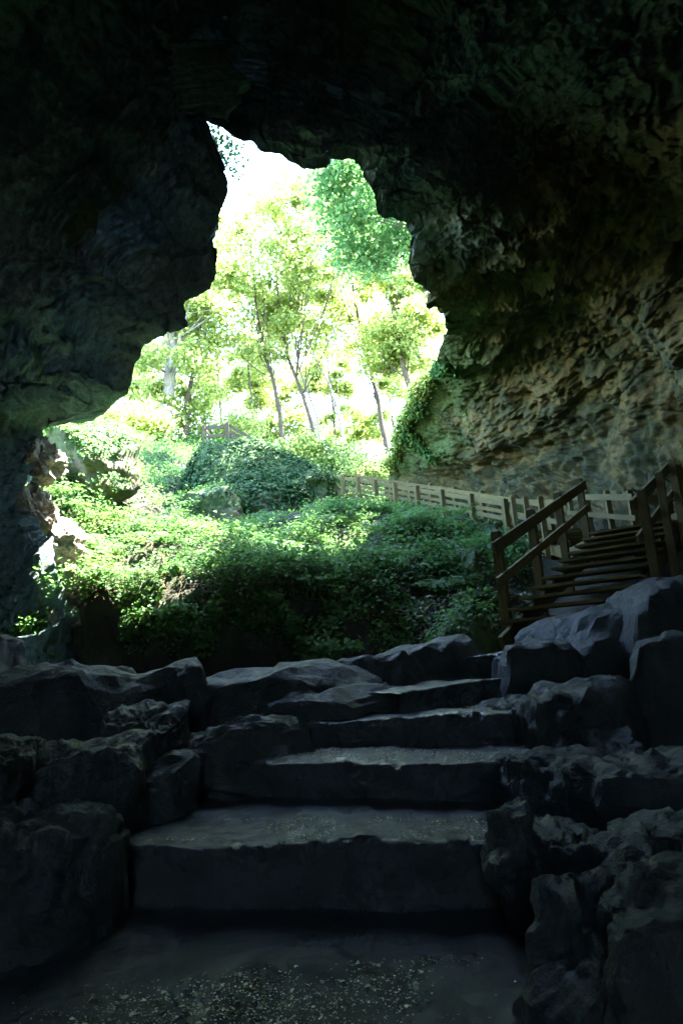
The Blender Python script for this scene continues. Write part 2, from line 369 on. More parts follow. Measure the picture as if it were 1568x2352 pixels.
# moss grows on the outer right edge and in patches on the ceiling
gy = np.concatenate([np.zeros(3) - 0.2, tpar])[:, None]
right_edge = np.exp(-((a_deg + 15) / 42.0) ** 2)[None, :]
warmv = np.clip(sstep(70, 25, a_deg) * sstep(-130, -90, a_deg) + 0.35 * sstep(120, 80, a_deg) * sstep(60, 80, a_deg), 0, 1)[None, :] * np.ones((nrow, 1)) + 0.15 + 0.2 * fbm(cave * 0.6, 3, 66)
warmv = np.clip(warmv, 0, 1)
mossv = np.clip(0.75 * right_edge * (1 - sstep(0.0, 0.5, gy)) + 0.25 * fbm(cave * 0.5, 3, 61) + 0.12, 0, 1)
F = grid_faces(nrow, NA, True)
fa = (F[:, 0] % NA)
am = a_deg[fa]
groups = {'cave_wall_left': (am > 135) | (am < -120), 'cave_ceiling': (am >= 38) & (am <= 135), 'cave_wall_right': (am < 38) & (am >= -120)}
V = cave.reshape(-1, 3)
labels = {'cave_wall_left': 'black shaded cave wall left of the mouth', 'cave_ceiling': 'dark rough rock ceiling over the cave mouth', 'cave_wall_right': 'rugged olive brown limestone wall right of the mouth'}
for nm, msk in groups.items():
    f = F[msk]; f = f[V[f][:, :, 2].max(1) > -0.9]; idx = np.unique(f); remap = np.full(len(V), -1); remap[idx] = np.arange(len(idx))
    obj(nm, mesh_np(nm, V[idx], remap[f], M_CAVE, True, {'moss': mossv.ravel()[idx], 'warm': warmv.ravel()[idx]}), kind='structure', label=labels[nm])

# ------------------------------------------------------------------ timber walkway lay-out (heights steer the ground)
LOW_A, LOW_E, LOW_W = np.array([1.86, 8.95, 1.28]), np.array([0.574, 0.819]), 1.55
LOW_N, LOW_RISE, LOW_RUN = 11, 0.165, 0.485
lowB = LOW_A + np.array([*(LOW_E * LOW_N * LOW_RUN), LOW_N * LOW_RISE])
MID_A = np.array([5.0, 15.2, lowB[2]]); MID_E = np.array([0.03, 1.0]); MID_N, MID_RISE, MID_RUN, MID_W = 5, 0.21, 0.92, 1.5
midB = MID_A + np.array([*(MID_E * MID_N * MID_RUN), MID_N * MID_RISE])
UP_A = np.array([5.05, 20.2, midB[2]]); upB_t = np.array([-0.5, 33.2]); ul = np.linalg.norm(upB_t - UP_A[:2])
UP_E = (upB_t - UP_A[:2]) / ul; UP_N, UP_RISE, UP_W = 24, 0.2, 1.5; UP_RUN = ul / UP_N
upB = np.array([*upB_t, UP_A[2] + UP_N * UP_RISE])
TOPP = P(468, 1024, 34.0)
TOP_N = 14; TOP_A = np.array([-0.9, 34.0, upB[2]]); TOP_E = np.array([-1.0, 0.0])
TOP_RUN = (TOP_A[0] - (TOPP[0] + 1.25)) / TOP_N; TOP_RISE = (TOPP[2] - upB[2]) / TOP_N

# ------------------------------------------------------------------ hillside
tp = [(180,1400,12),(350,1402,12),(500,1405,12),(650,1400,12),(780,1398,12),(900,1425,11.5),(980,1450,11),(1050,1485,10.5),(1130,1492,10),
 (250,1300,13.5),(500,1315,14),(780,1305,14.5),(1000,1320,13.5),(1100,1320,13),(300,1205,17),(560,1222,18),(800,1218,19),(1000,1222,19),(1130,1235,18),
 (150,1120,17),(300,1130,20),(500,1212,22),(620,1216,22.5),(700,1216,23.5),(850,1195,24.5),(1000,1212,22),
 (280,1015,30),(330,1010,36),(450,1032,36),(650,1032,42),(800,1066,42),(880,1090,42),(200,1050,22)]
TP = [P(*a) for a in tp]
for s in np.linspace(0, LOW_N * LOW_RUN, 5):
    for wv in (0.1, 0.9):
        q2 = LOW_A[:2] + LOW_E * s + np.array([LOW_E[1], -LOW_E[0]]) * LOW_W * wv
        TP.append(np.array([q2[0], q2[1], LOW_A[2] + s / LOW_RUN * LOW_RISE - 0.55]))
TP += [np.array([6, 15, lowB[2] - .5]), np.array([8, 14, lowB[2] - .4]), np.array([5.6, 17.8, MID_A[2] - 0.1]), np.array([8, 18, MID_A[2] + .3]), np.array([6.5, 20.8, midB[2] - .4])]
for s in np.linspace(0.1, 1, 5):
    for wv in (0.0, 1.0):
        q2 = UP_A[:2] + UP_E * ul * s + np.array([UP_E[1], -UP_E[0]]) * UP_W * wv
        TP.append(np.array([q2[0], q2[1], UP_A[2] + s * UP_N * UP_RISE - 0.75]))
TP += [np.array([-3, 34.5, upB[2] + .6]), np.array([TOPP[0] + .6, 34.6, TOPP[2] - .5]), np.array([-12, 16, 6.]), np.array([-14, 24, 10.]), np.array([-14, 34, 13.]), np.array([9.5, 24, 6.5]),
       np.array([10, 34, 11.5]), np.array([-9, 12, 3.]), np.array([10, 10, 2.5]), np.array([-40, 60, 13.]), np.array([40, 60, 13.]), np.array([0, 60, 12.3]), np.array([0, 100, 11.]),
       np.array([-80, 140, 10.]), np.array([80, 140, 10.]), np.array([0, 220, 8.]), np.array([-200, 220, 8.]), np.array([200, 220, 8.]), np.array([-60, 20, 9.]), np.array([60, 20, 9.])]
TP = np.array(TP)
def tps_k(r2): return 0.5 * r2 * np.log(r2 + 1e-9)
n = len(TP); A = np.zeros((n + 3, n + 3)); xy = TP[:, :2] / 10
A[:n, :n] = tps_k(((xy[:, None] - xy[None]) ** 2).sum(-1)) + np.eye(n) * 0.004
A[:n, n] = 1; A[:n, n + 1:] = xy; A[n, :n] = 1; A[n + 1:, :n] = xy.T
WT = np.linalg.solve(A, np.concatenate([TP[:, 2], np.zeros(3)]))
def ground0(x, y):
    x = np.asarray(x, float); y = np.asarray(y, float)
    qx = np.stack([x, y], -1).reshape(-1, 2) / 10; out = np.zeros(len(qx))
    for a in range(0, len(qx), 40000):
        b = qx[a:a + 40000]
        out[a:a + 40000] = tps_k(((b[:, None] - xy[None]) ** 2).sum(-1)) @ WT[:n] + WT[n] + b @ WT[n + 1:]
    return out.reshape(x.shape)
def stair_dist(x, y):
    p = np.stack([np.asarray(x, float), np.asarray(y, float)], -1); dd = None
    for a, b in ((LOW_A[:2] + [.7, -.4], lowB[:2] + [.7, -.4]), (lowB[:2], MID_A[:2] + [.7, 0]), (MID_A[:2] + [.7, 0], midB[:2] + [.7, 0]), (UP_A[:2] + [.7, .3], upB[:2] + [.7, .3])):
        a = np.asarray(a, float); b = np.asarray(b, float); ab = b - a
        t = np.clip(((p - a) @ ab) / (ab @ ab), 0, 1)
        d = np.linalg.norm(p - a - t[..., None] * ab, axis=-1)
        dd = d if dd is None else np.minimum(dd, d)
    return dd
def ground(x, y):
    x = np.asarray(x, float); y = np.asarray(y, float)
    q3 = np.stack([x, y, x * 0], -1)
    k = 0.25 + 0.75 * sstep(0.8, 2.2, stair_dist(x, y))
    return ground0(x, y) + k * (0.42 * fbm(q3 * 0.55, 3, 71) + 0.30 * ridged(q3 * np.array([0.55, 1.0, 1.0]), 3, 81) - 0.2)
yf_u = np.array([-3000, 800, 900, 980, 1050, 1130, 1170, 3000.]); yf_d = np.array([12, 12, 11.5, 11, 10.5, 10, 9.4, 9.0])
NC, NRW = 420, 300
th = np.concatenate([np.linspace(-1.05, -0.5, 40, endpoint=False), np.linspace(-0.5, 0.45, NC - 80), np.linspace(0.45, 1.05, 41)[1:]])
tanth = np.tan(th)
yf = np.interp(784 + FPX * tanth, yf_u, yf_d) + 0.55 * fbm(np.stack([tanth * 8, tanth * 0, tanth * 0], -1), 4, 91, 0.6)
s = np.linspace(0, 1, NRW)
yy = yf[None, :] + (38 * s + 75 * s ** 6)[:, None] - (yf - 12)[None, :] * s[:, None]
xx = yy * tanth[None, :]
zz = ground(xx, yy)
dlip = (yy - yf[None, :])
zz -= (0.45 + 0.25 * fbm(np.stack([xx * 1.3, yy * 0, xx * 0], -1), 3, 97)) * np.exp(-dlip / 0.45) * (1 - np.exp(-((yf[None, :] - 9.3) / 0.5) ** 2))
T = np.stack([xx, yy, zz], -1)
lip = T[0]
drop = []
for k, dz in enumerate(np.linspace(0.12, 4.5, 26)[::-1]):
    e = lip.copy(); e[:, 2] -= dz
    qn = e * np.array([1, 1, 1.6])
    e[:, 1] += 0.25 * min(dz, 1) + 0.45 * fbm(qn * 0.8, 4, 95) * min(1, dz * 1.5) - 0.25 * dz * 0.25
    drop.append(e)
T = np.concatenate([np.array(drop), T], 0)
obj('hillside', mesh_np('hillside', T.reshape(-1, 3), grid_faces(T.shape[0], T.shape[1]), M_SOIL), kind='structure', label='steep earth bank rising from the cave to the forest')
# far ground sheet all round, out to the horizon
gb = []
for a in np.linspace(0, 2 * np.pi, 65)[:-1]:
    gb.append([math.cos(a), math.sin(a)])
gb = np.array(gb); rad = [4, 14, 40, 80, 160]
GV = np.concatenate([np.stack([gb[:, 0] * r, gb[:, 1] * r - 0, np.full(64, -1.9)], -1) for r in rad])
GV = np.concatenate([[[0, 0, -1.9]], GV])
GF = grid_faces(len(rad), 64, True) + 1
gm = mesh_np('forest_floor', GV, GF, M_SOIL, False)
obj('forest_floor', gm, kind='structure', label='dark forest floor round the hill')

# ------------------------------------------------------------------ cave floor
nx, ny = 150, 170
X, Y = np.meshgrid(np.linspace(-7, 8.5, nx), np.linspace(-9.5, 13.2, ny))
q3 = np.stack([X, Y, X * 0], -1)
Zc = np.clip((Y - 3.7) * 0.17, 0, 0.9)
steps_zone = np.exp(-(((X - 0.3 - 0.18 * (Y - 3)) / 1.6) ** 2)) * sstep(3.6, 4.2, Y)
Zf = Zc - 0.22 * steps_zone - 0.03 + 0.10 * (1 - steps_zone) * fbm(q3 * 0.9, 3, 101) * sstep(2.0, 4.5, np.hypot(X, Y - 2.0)) + 0.012 * fbm(q3 * 4, 3, 103)
Zf += 0.5 * sstep(1.7, 5.0, np.abs(X - 0.2)) * (0.6 + 0.5 * fbm(q3 * 0.6, 2, 104))
obj('cave_floor', mesh_np('cave_floor', np.stack([X, Y, Zf], -1).reshape(-1, 3), grid_faces(ny, nx), M_WET), kind='structure', label='wet gritty stone floor at the foot of the steps')

# ------------------------------------------------------------------ stone steps
def empty(name, loc, label=None, cat=None, group=None):
    o = bpy.data.objects.new(name, None); COL.objects.link(o); o.location = loc; o.empty_display_size = 0.2
    if label: o['label'] = label
    if cat: o['category'] = cat
    if group: o['group'] = group
    return o
def slab(pl, pr, depth, zbase, seed, extl, extr):
    """rough stone step: front edge from pl to pr, a worn tread running back, a riser dropping to zbase"""
    pl = np.array(pl); pr = np.array(pr); e = pr - pl; e[2] = 0; Ld = np.linalg.norm(e); e /= Ld
    pl = pl - e * extl; pr = pr + e * extr; Ld += extl + extr
    back = np.array([-e[1], e[0], 0])
    ztop = (pl[2] + pr[2]) / 2
    nl = 200; nb_ = 40; nrz = 18
    prof = [(0.03, zbase - ztop)] + [(0.02 * (1 - k / nrz), (zbase - ztop) * (1 - k / nrz)) for k in range(1, nrz)]
    prof += [(0.0, -0.012), (0.008, -0.003), (0.022, 0.0)]
    prof += [(0.022 + depth * (k / nb_), 0.0) for k in range(1, nb_ + 1)]
    prof = np.array(prof)
    t = np.linspace(0, 1, nl)
    V = pl[None, None] + e[None, None] * (t * Ld)[None, :, None] + back[None, None] * prof[:, 0][:, None, None]
    zt = pl[2] + (pr[2] - pl[2]) * t
    V[..., 2] = zt[None, :] + prof[:, 1][:, None]
    q = V.copy()
    front = (prof[:, 0] < 0.05)[:, None]
    V += back * (np.where(front, 1, 0.4) * 0.05 * fbm(np.stack([q[..., 0] * 2.5, q[..., 1] * 0.5, q[..., 2] * 3], -1), 4, seed))[..., None]
    chip = np.clip(fbm(np.stack([q[..., 0] * 5, q[..., 1] * 2, q[..., 2] * 5], -1), 4, seed + 8, 0.6) - 0.25, 0, None)
    edge = np.exp(-((prof[:, 0] ** 2 + np.minimum(prof[:, 1], 0) ** 2) / 0.05 ** 2))[:, None]
    V += back * (chip * edge * 0.06)[..., None]; V[..., 2] -= chip * edge * 0.05
    V += back * (np.where(front, 0.012, 0.0) * ridged(q * np.array([4, 4, 9]), 4, seed + 14, .6))[..., None]
    V[..., 2] += np.where(front, 0.5, 1.0) * (0.022 * fbm(q * 1.7, 3, seed + 5) + 0.010 * fbm(q * 9, 3, seed + 6))
    return V.reshape(-1, 3), grid_faces(len(prof), nl)
ST = [((290,1943),(1205,1938),0.27,1.25,0.3,0.2),((580,1756),(1150,1749),0.49,1.25,0.7,0.04),((875,1651),(1160,1637),0.68,1.5,0.6,0.04),((1040,1573),(1145,1560),0.85,2.4,0.6,0.05)]
stair = empty('stone_staircase', (0.3, 3.0, 0.0), 'wet worn stone steps climbing from the cave floor', 'stairs')
zb = -0.15
for k, (a, b, z, dp, el, er) in enumerate(ST):
    pl, pr = Pz(*a, z), Pz(*b, z)
    v, f = slab(pl, pr, dp, zb, 200 + k * 10, el, er)
    o = obj('step', mesh_np('step', v - np.array([0.3, 3.0, 0.0]), f, M_STEP), stair); zb = z - 0.08
pl, pr = P(1095, 1508, 7.8), P(1150, 1499, 7.6)
v, f = slab(pl, pr, 2.0, 0.75, 250, 0.4, 0.1)
obj('step', mesh_np('step', v - np.array([0.3, 3.0, 0.0]), f, M_STEP), stair)

# ------------------------------------------------------------------ boulders
_ico = {}
def ico(sub):
    if sub not in _ico:
        bm = bmesh.new(); bmesh.ops.create_icosphere(bm, subdivisions=sub, radius=1)
        v = np.array([x.co[:] for x in bm.verts]); f = np.array([[y.index for y in x.verts] for x in bm.faces]); bm.free(); _ico[sub] = (v, f)
    return _ico[sub]
def rock_mesh(name, half, seed, sub=5, mat=None, cuts=12, rough=1.0, layered=0.0, mossy=None, flat=0.0):
    v, f = ico(sub); v = v.copy(); rg = np.random.default_rng(seed)
    p4 = (np.abs(v) ** 3.2).sum(1) ** (-1 / 3.2); v = v * p4[:, None]
    for k in range(cuts):
        d = rg.normal(size=3); d /= np.linalg.norm(d); cc = rg.uniform(0.62, 0.95)
        ex = v @ d - cc; v -= np.clip(ex, 0, None)[:, None] * d * 0.98
    if flat: v[:, 2] = np.where(v[:, 2] > flat, flat + (v[:, 2] - flat) * 0.15, v[:, 2])
    v = (v - (v.max(0) + v.min(0)) / 2) / ((v.max(0) - v.min(0)) / 2)
    half = np.array(half, float); nn = v / (np.linalg.norm(v, axis=1, keepdims=True) + 1e-9)
    v = v * half; m = half.min(); off = rg.uniform(-50, 50, 3)
    w_ = (v + off)
    d = 0.22 * m * fbm(w_ / m * 0.6, 2, seed) + 0.09 * m * np.abs(fbm(w_ / m * 1.6, 4, seed + 3, 0.55)) + 0.030 * rough * ridged(w_ * 4.5, 5, seed + 9, 0.65)
    d = d - 0.040 * np.exp(-(fbm(w_ * 1.5, 3, seed + 21) / 0.045) ** 2) * min(1, m * 3)
    if layered: d = d + layered * ridged(w_ * np.array([0.6, 0.6, 4.0]), 3, seed + 12)
    v = v + nn * (d * rough)[:, None]
    at = {}
    if mossy is not None: at['moss'] = np.clip(mossy(v, nn), 0, 1)
    return mesh_np(name, v, f, mat, True, at)
def boulder(u0, u1, v0, v1, y, dep, seed, label, mat=None, sub=5, zdown=0.0, name='boulder', rotz=0.0, tilt=0.0, **kw):
    """boulder that fills the picture box (u0..u1, v0..v1) when it stands y metres ahead"""
    cu, cv = (u0 + u1) / 2, (v0 + v1) / 2
    cpt = P(cu, cv, y); hw = (u1 - u0) / 2 / FPX * y * 1.04; hh = (v1 - v0) / 2 / FPX * y * 1.04
    cpt = cpt + np.array([0, 0, -zdown / 2]); hh += zdown / 2
    me = rock_mesh('boulder', (hw, dep, hh), seed, sub, mat or M_BOULDER, **kw)
    o = obj(name, me, None, label, 'rock', 'boulders beside the steps', loc=cpt)
    o.rotation_euler = (0, tilt - 0.06, rotz)
    return o
BL = [
 (-120,260,1566,1690,6.7,0.7,11,'long low dark rock ledge at the far left of the steps',0.6,0.02),
 (150,455,1556,1660,6.3,0.6,12,'lumpy grey rock with a bright dead leaf on its top',0.6,-0.02),
 (430,468,1543,1640,6.0,0.16,13,'small upright dark stone standing above the left rock ridge',0.4,0.0),
 (455,830,1553,1700,6.6,0.6,14,'long pale streaked rock ridge left of the upper steps',0.6,0.02),
 (690,990,1528,1660,7.0,0.6,15,'rising rock ridge in the middle behind the steps',0.6,-0.10),
 (870,1085,1496,1610,7.7,0.6,16,'blue grey hump of rock beside the top steps',0.6,-0.12),
 (985,1105,1482,1560,8.6,0.6,17,'pale rock at the top of the ridge below the leafy bank',0.5,-0.1),
 (250,425,1642,1745,5.0,0.5,18,'angular grey block with a dark hollow, left of the steps',0.25,-0.05),
 (20,310,1740,1860,4.3,0.5,19,'flat greenish slab lying at the left edge',0.5,-0.03),
 (-60,42,1742,2010,3.8,0.4,20,'tall dark stone cut off by the left edge of the picture',0.3,0.0),
 (200,440,1785,1900,4.8,0.5,21,'dark rounded rock under the angular block',0.4,-0.04),
 (-60,235,1890,2060,3.7,0.45,22,'dark ledge at the lower left of the steps',0.4,0.0),
 (380,720,1680,1790,5.3,0.45,23,'dark rock between the ridge and the left end of the second step',0.3,-0.08),
 (600,900,1610,1720,6.1,0.5,24,'dark rock at the left end of the third step',0.4,-0.08),
 (-120,70,1470,1660,8.0,0.6,25,'dark hump of rock added behind the far left ledge to hide a bright gap',0.6,0.0),  # rock put in to cover a bright spot at the far left
 (1146,1330,1478,1640,7.4,0.6,31,'tall dark rock right of the topmost stone step',0.6,0.0),
 (1200,1480,1416,1560,8.1,0.6,32,'rock with a pale rim in front of the timber stairs',0.6,-0.08),
 (1430,1660,1372,1540,7.6,0.6,33,'silvery rock at the right edge beside the timber stairs',0.6,-0.12),
 (1190,1470,1600,1800,5.3,0.7,34,'big rounded mossy boulder right of the steps',0.8,0.08),
 (1112,1235,1640,1780,5.5,0.4,35,'small hooked rock between the third step and the rounded boulder',0.5,-0.1),
 (1295,1460,1688,1870,4.7,0.5,36,'narrow rock wedged below the rounded boulder',0.6,-0.05),
 (1315,1640,1752,2000,4.0,0.55,37,'big flat topped boulder at the right edge',0.6,0.05),
 (1140,1215,1875,1962,3.2,0.14,38,'light crumbly stone at the right end of the first step',0.2,0.0),
 (1150,1360,1750,2010,4.2,0.45,39,'black rock between the steps and the flat topped boulder',0.4,0.0),
 (1240,1430,1950,2150,3.3,0.4,40,'dim knobbly stone under the flat topped boulder',0.4,0.0),
 (1400,1660,1970,2150,3.0,0.35,41,'layered dim stone at the right edge above the floor',0.4,0.0),
 (1270,1500,2130,2380,2.45,0.3,42,'low grey rock swelling out of the floor at the lower right',0.3,0.2),
 (1400,1700,2110,2420,2.3,0.3,43,'dark rock filling the lower right corner',0.5,0.0),
 (1400,1700,1480,1720,6.0,0.6,44,'dark wall like boulder behind the rounded boulder at the right edge',0.8,0.0),
]
for (u0, u1, v0, v1, y, dep, sd_, lab, zd, tl) in BL:
    boulder(u0, u1, v0, v1, y, dep, sd_, lab, zdown=zd, tilt=tl, layered=0.022, cuts=9, flat=0.42 if u1 < 1100 else 0.6, sub=5 if y < 5.6 else 4)

# ------------------------------------------------------------------ rock outcrops on the bank
def outcrop(u0, u1, v0, v1, y, dep, seed, name, label, zdown=0.5, mat=None, mossk=0.75, **kw):
    cpt = P((u0 + u1) / 2, (v0 + v1) / 2, y); hw = (u1 - u0) / 2 / FPX * y; hh = (v1 - v0) / 2 / FPX * y
    cpt = cpt + np.array([0, 0, -zdown / 2]); hh += zdown / 2
    me = rock_mesh(name, (hw, dep, hh), seed, 6 if u1 - u0 > 300 else 5, mat or M_OUTCROP, mossy=lambda v, nn: mossk * sstep(-0.5, 0.6, nn[:, 2]) + 0.3, **kw)
    o = obj(name, me, None, label, 'rock', None, loc=cpt); o.rotation_euler = (0, -0.05, 0); return o
mound = outcrop(392, 765, 1034, 1225, 24.8, 2.2, 61, 'rock_outcrop', 'big ivy covered rock mound in the middle of the bank', 1.0, layered=0.05)
ledge = outcrop(100, 290, 962, 1135, 17.5, 1.4, 62, 'rock_outcrop', 'brown rock knob with ferns at the upper left of the bank', 0.8, layered=0.06, mossk=0.4)
lower = outcrop(410, 560, 1135, 1200, 22.5, 1.0, 63, 'rock_outcrop', 'low mossy rock at the left foot of the ivy mound', 0.5)
r4 = outcrop(1035, 1120, 1250, 1330, 13.5, 0.6, 64, 'rock_outcrop', 'dark stone in the leaves just left of the timber stair foot', 0.5, mossk=0.5)
r5 = outcrop(985, 1140, 1415, 1510, 10.2, 0.5, 65, 'rock_outcrop', 'mossy rock below the foot post of the timber stairs', 0.4, mossk=0.8)
lit = []
for k, (u0, u1, v0, v1, y, lab) in enumerate([(78, 122, 1015, 1080, 13.7, 'sunlit pale rock edge at the top left of the bank'), (62, 118, 1120, 1200, 13.2, 'shattered pale rock at the far left of the bank'),
        (112, 185, 1185, 1300, 12.9, 'blazing white sunlit rock face at the left of the bank'), (135, 190, 1305, 1400, 12.5, 'pale broken rock at the lower left corner of the bank')]):
    lit.append(outcrop(u0, u1, v0, v1, y, 0.5, 70 + k, 'pale_rock', lab, 0.2, M_PALE, 0.0, cuts=18, rough=1.6))

# ------------------------------------------------------------------ timber
_boxc = {}
def box_mesh(l, w_, h, tip=0.0):
    key = (round(l, 3), round(w_, 3), round(h, 3), tip, beam.mat.name)
    if key in _boxc: return _boxc[key]
    x, y, z = l / 2, w_ / 2, h / 2; bv = min(0.006, w_ / 6, h / 6)
    bm = bmesh.new(); bmesh.ops.create_cube(bm, size=1)
    for v in bm.verts: v.co = Vector((v.co.x * l, v.co.y * w_, v.co.z * h))
    if tip:
        top = [f for f in bm.faces if f.normal.x > 0.9]
        r = bmesh.ops.poke(bm, faces=top); r['verts'][0].co.x += tip
    me = bpy.data.meshes.new('timber'); bm.to_mesh(me); bm.free(); me.materials.append(beam.mat)
    _boxc[key] = me; return me
def beam(name, p, q, w_, h, parent, tip=0.0, roll=0.0):
    p = np.array(p, float); q = np.array(q, float); d = q - p; L_ = np.linalg.norm(d); d /= L_
    up = np.array([0, 0, 1.0]) if abs(d[2]) < 0.95 else np.array(beam.side)
    side = np.cross(up, d); side /= np.linalg.norm(side); up = np.cross(d, side)
    o = bpy.data.objects.new(name, box_mesh(L_, w_, h, tip)); COL.objects.link(o); o.parent = parent
    c_ = (p + q) / 2 - np.array(parent.location)
    o.matrix_local = Matrix(((d[0], side[0], up[0], c_[0]), (d[1], side[1], up[1], c_[1]), (d[2], side[2], up[2], c_[2]), (0, 0, 0, 1)))
    return o
beam.side = (0, 1, 0); beam.mat = M_WOOD
def flight(name, label, A, E, nst, rise, run, W, posts, sides=(0, 1), right_posts=None, post_h=1.12, ext0=0.35, ext1=0.1, riser=True, rail_h=(0.15, 0.12), sink=0.9, pw=0.12):
    root = empty(name, tuple(A), label, 'stairs')
    E = np.array(E); Nn = np.array([E[1], -E[0]]); beam.side = (Nn[0], Nn[1], 0)
    def pt(s, wv, z): return np.array([A[0] + E[0] * s + Nn[0] * wv, A[1] + E[1] * s + Nn[1] * wv, z])
    sl = rise / run
    for k in range(nst):
        z = A[2] + (k + 1) * rise; s = k * run
        for j in range(2):
            wd = run / 2 - 0.012
            s0 = s - 0.03 + j * (run / 2) + wd / 2
            beam('tread', pt(s0, 0.02 + random.uniform(-.015, .015), z - 0.02), pt(s0, W - 0.02 + random.uniform(-.015, .015), z - 0.02), wd, 0.04, root)
        if riser: beam('riser', pt(s + 0.05, 0.05, z - 0.04 - (rise - 0.07) / 2), pt(s + 0.05, W - 0.05, z - 0.04 - (rise - 0.07) / 2), 0.03, max(rise - 0.07, 0.03), root)
    Ltot = nst * run
    for wv in (0.09, W - 0.09):
        beam('stringer', pt(-0.05, wv, A[2] - 0.16), pt(Ltot, wv, A[2] - 0.16 + sl * Ltot), 0.06, 0.24, root)
    for sd2 in sides:
        wv = -0.075 if sd2 == 0 else W + 0.075
        plist = posts if sd2 == 0 or right_posts is None else right_posts
        off = 0.085 if sd2 == 0 else -0.085
        for s in plist:
            z = A[2] + sl * s + rise * 0.5
            b0 = pt(s, wv, z - sink); b1 = pt(s, wv, z + post_h)
            beam('post', b0, b1, pw, pw, root, tip=0.05)
        s0, s1 = plist[0] - ext0, plist[-1] + ext1
        cuts = [s0] + [p for p in plist[1:-1]][1::2] + [s1]
        for c0, c1 in zip(cuts[:-1], cuts[1:]):
            for hh, nm in ((0.97, 'handrail'), (0.50, 'middle_rail')):
                z0 = A[2] + sl * c0 + rise * 0.5 + hh; z1 = A[2] + sl * c1 + rise * 0.5 + hh
                jz = random.uniform(-.012, .012)
                beam(nm, pt(c0 + 0.004, wv + off, z0 + jz), pt(c1 - 0.004, wv + off, z1 + jz), 0.042, rail_h[0] if nm == 'handrail' else rail_h[1], root)
    return root
flight('wooden_stair_flight', 'dark lower flight of timber stairs rising to the right from the stone steps', LOW_A, LOW_E, LOW_N, LOW_RISE, LOW_RUN, LOW_W, [0.6, 2.1, 3.6, 5.1], right_posts=[2.0, 3.6, 5.1], riser=False, rail_h=(0.17, 0.13))
flight('wooden_stair_flight', 'short timber walkway of low steps behind the lower flight', MID_A, MID_E, MID_N, MID_RISE, MID_RUN, MID_W, [0.1, 1.5, 3.0, 4.5])
flight('wooden_stair_flight', 'long upper flight of timber stairs with double railing climbing left along the rock wall', UP_A, UP_E, UP_N, UP_RISE, UP_RUN, UP_W, list(np.linspace(0.1, ul - 0.1, 9)), ext0=0.1, pw=0.16, sink=1.2, rail_h=(0.15, 0.13))
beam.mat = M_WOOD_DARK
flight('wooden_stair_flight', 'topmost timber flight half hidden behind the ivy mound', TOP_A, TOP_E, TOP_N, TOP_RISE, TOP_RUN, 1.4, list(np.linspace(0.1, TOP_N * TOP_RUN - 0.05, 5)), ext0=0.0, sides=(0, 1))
def deck(name, label, corners, z, rails, posts_at, plank_dir=0, post_h=1.15, sink=1.0):
    cs = np.array(corners, float); root = empty(name, (cs[:, 0].mean(), cs[:, 1].mean(), z), label, 'platform')
    # planks laid across the quad
    a, b, c_, d_ = cs; Lq = np.linalg.norm(b - a); npk = max(4, int(Lq / 0.15)); beam.side = (1, 0, 0)
    for k in range(npk):
        t = (k + 0.5) / npk; p0 = a + (b - a) * t; p1 = d_ + (c_ - d_) * t
        beam('plank', (*p0, z - 0.02), (*p1, z - 0.02), Lq / npk - 0.012, 0.04, root)
    for p0, p1 in ((a, b), (b, c_), (c_, d_), (d_, a)):
        beam('joist', (*p0, z - 0.14), (*p1, z - 0.14), 0.05, 0.19, root)
    for p in posts_at: beam('post', (p[0], p[1], z - sink), (p[0], p[1], z + post_h), 0.12, 0.12, root, tip=0.05)
    for p0, p1 in rails:
        p0 = np.array(p0, float); p1 = np.array(p1, float)
        dd = (p1 - p0) / np.linalg.norm(p1 - p0); p0 = p0 - dd * 0.08; p1 = p1 + dd * 0.08; nn = np.array([-dd[1], dd[0]]) * 0.083
        for hh, nm, w2 in ((1.0, 'handrail', 0.19), (0.52, 'middle_rail', 0.15)):
            beam(nm, (*(p0 + nn), z + hh), (*(p1 + nn), z + hh), 0.042, w2, root)
    return root
beam.mat = M_WOOD
LN = np.array([LOW_E[1], -LOW_E[0]])
l0 = lowB[:2]; l1 = l0 + LN * LOW_W
dk = [tuple(l0 + LOW_E * 0.0), tuple(l1), (7.5, 15.25), (4.9, 15.18)]
rp = [np.array([6.5, 12.75]), np.array([7.5, 14.0]), np.array([7.45, 15.3]), np.array([6.64, 15.3])]
deck('wooden_landing', 'timber landing with pale rails where the stairs turn, before the rock wall', dk, lowB[2] + 0.0, [(rp[0], rp[1]), (rp[1], rp[2]), (rp[2], rp[3])], rp)
tx, ty, tz = TOPP
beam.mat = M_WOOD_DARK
deck('wooden_platform', 'small timber lookout with railing on top of the hill above the ivy mound', [(tx, ty), (tx + 1.25, ty), (tx + 1.25, ty + 1.5), (tx, ty + 1.5)], tz, [((tx, ty), (tx + 1.25, ty)), ((tx, ty + 1.5), (tx, ty))], [(tx, ty), (tx + 1.2, ty), (tx, ty + 1.5)])

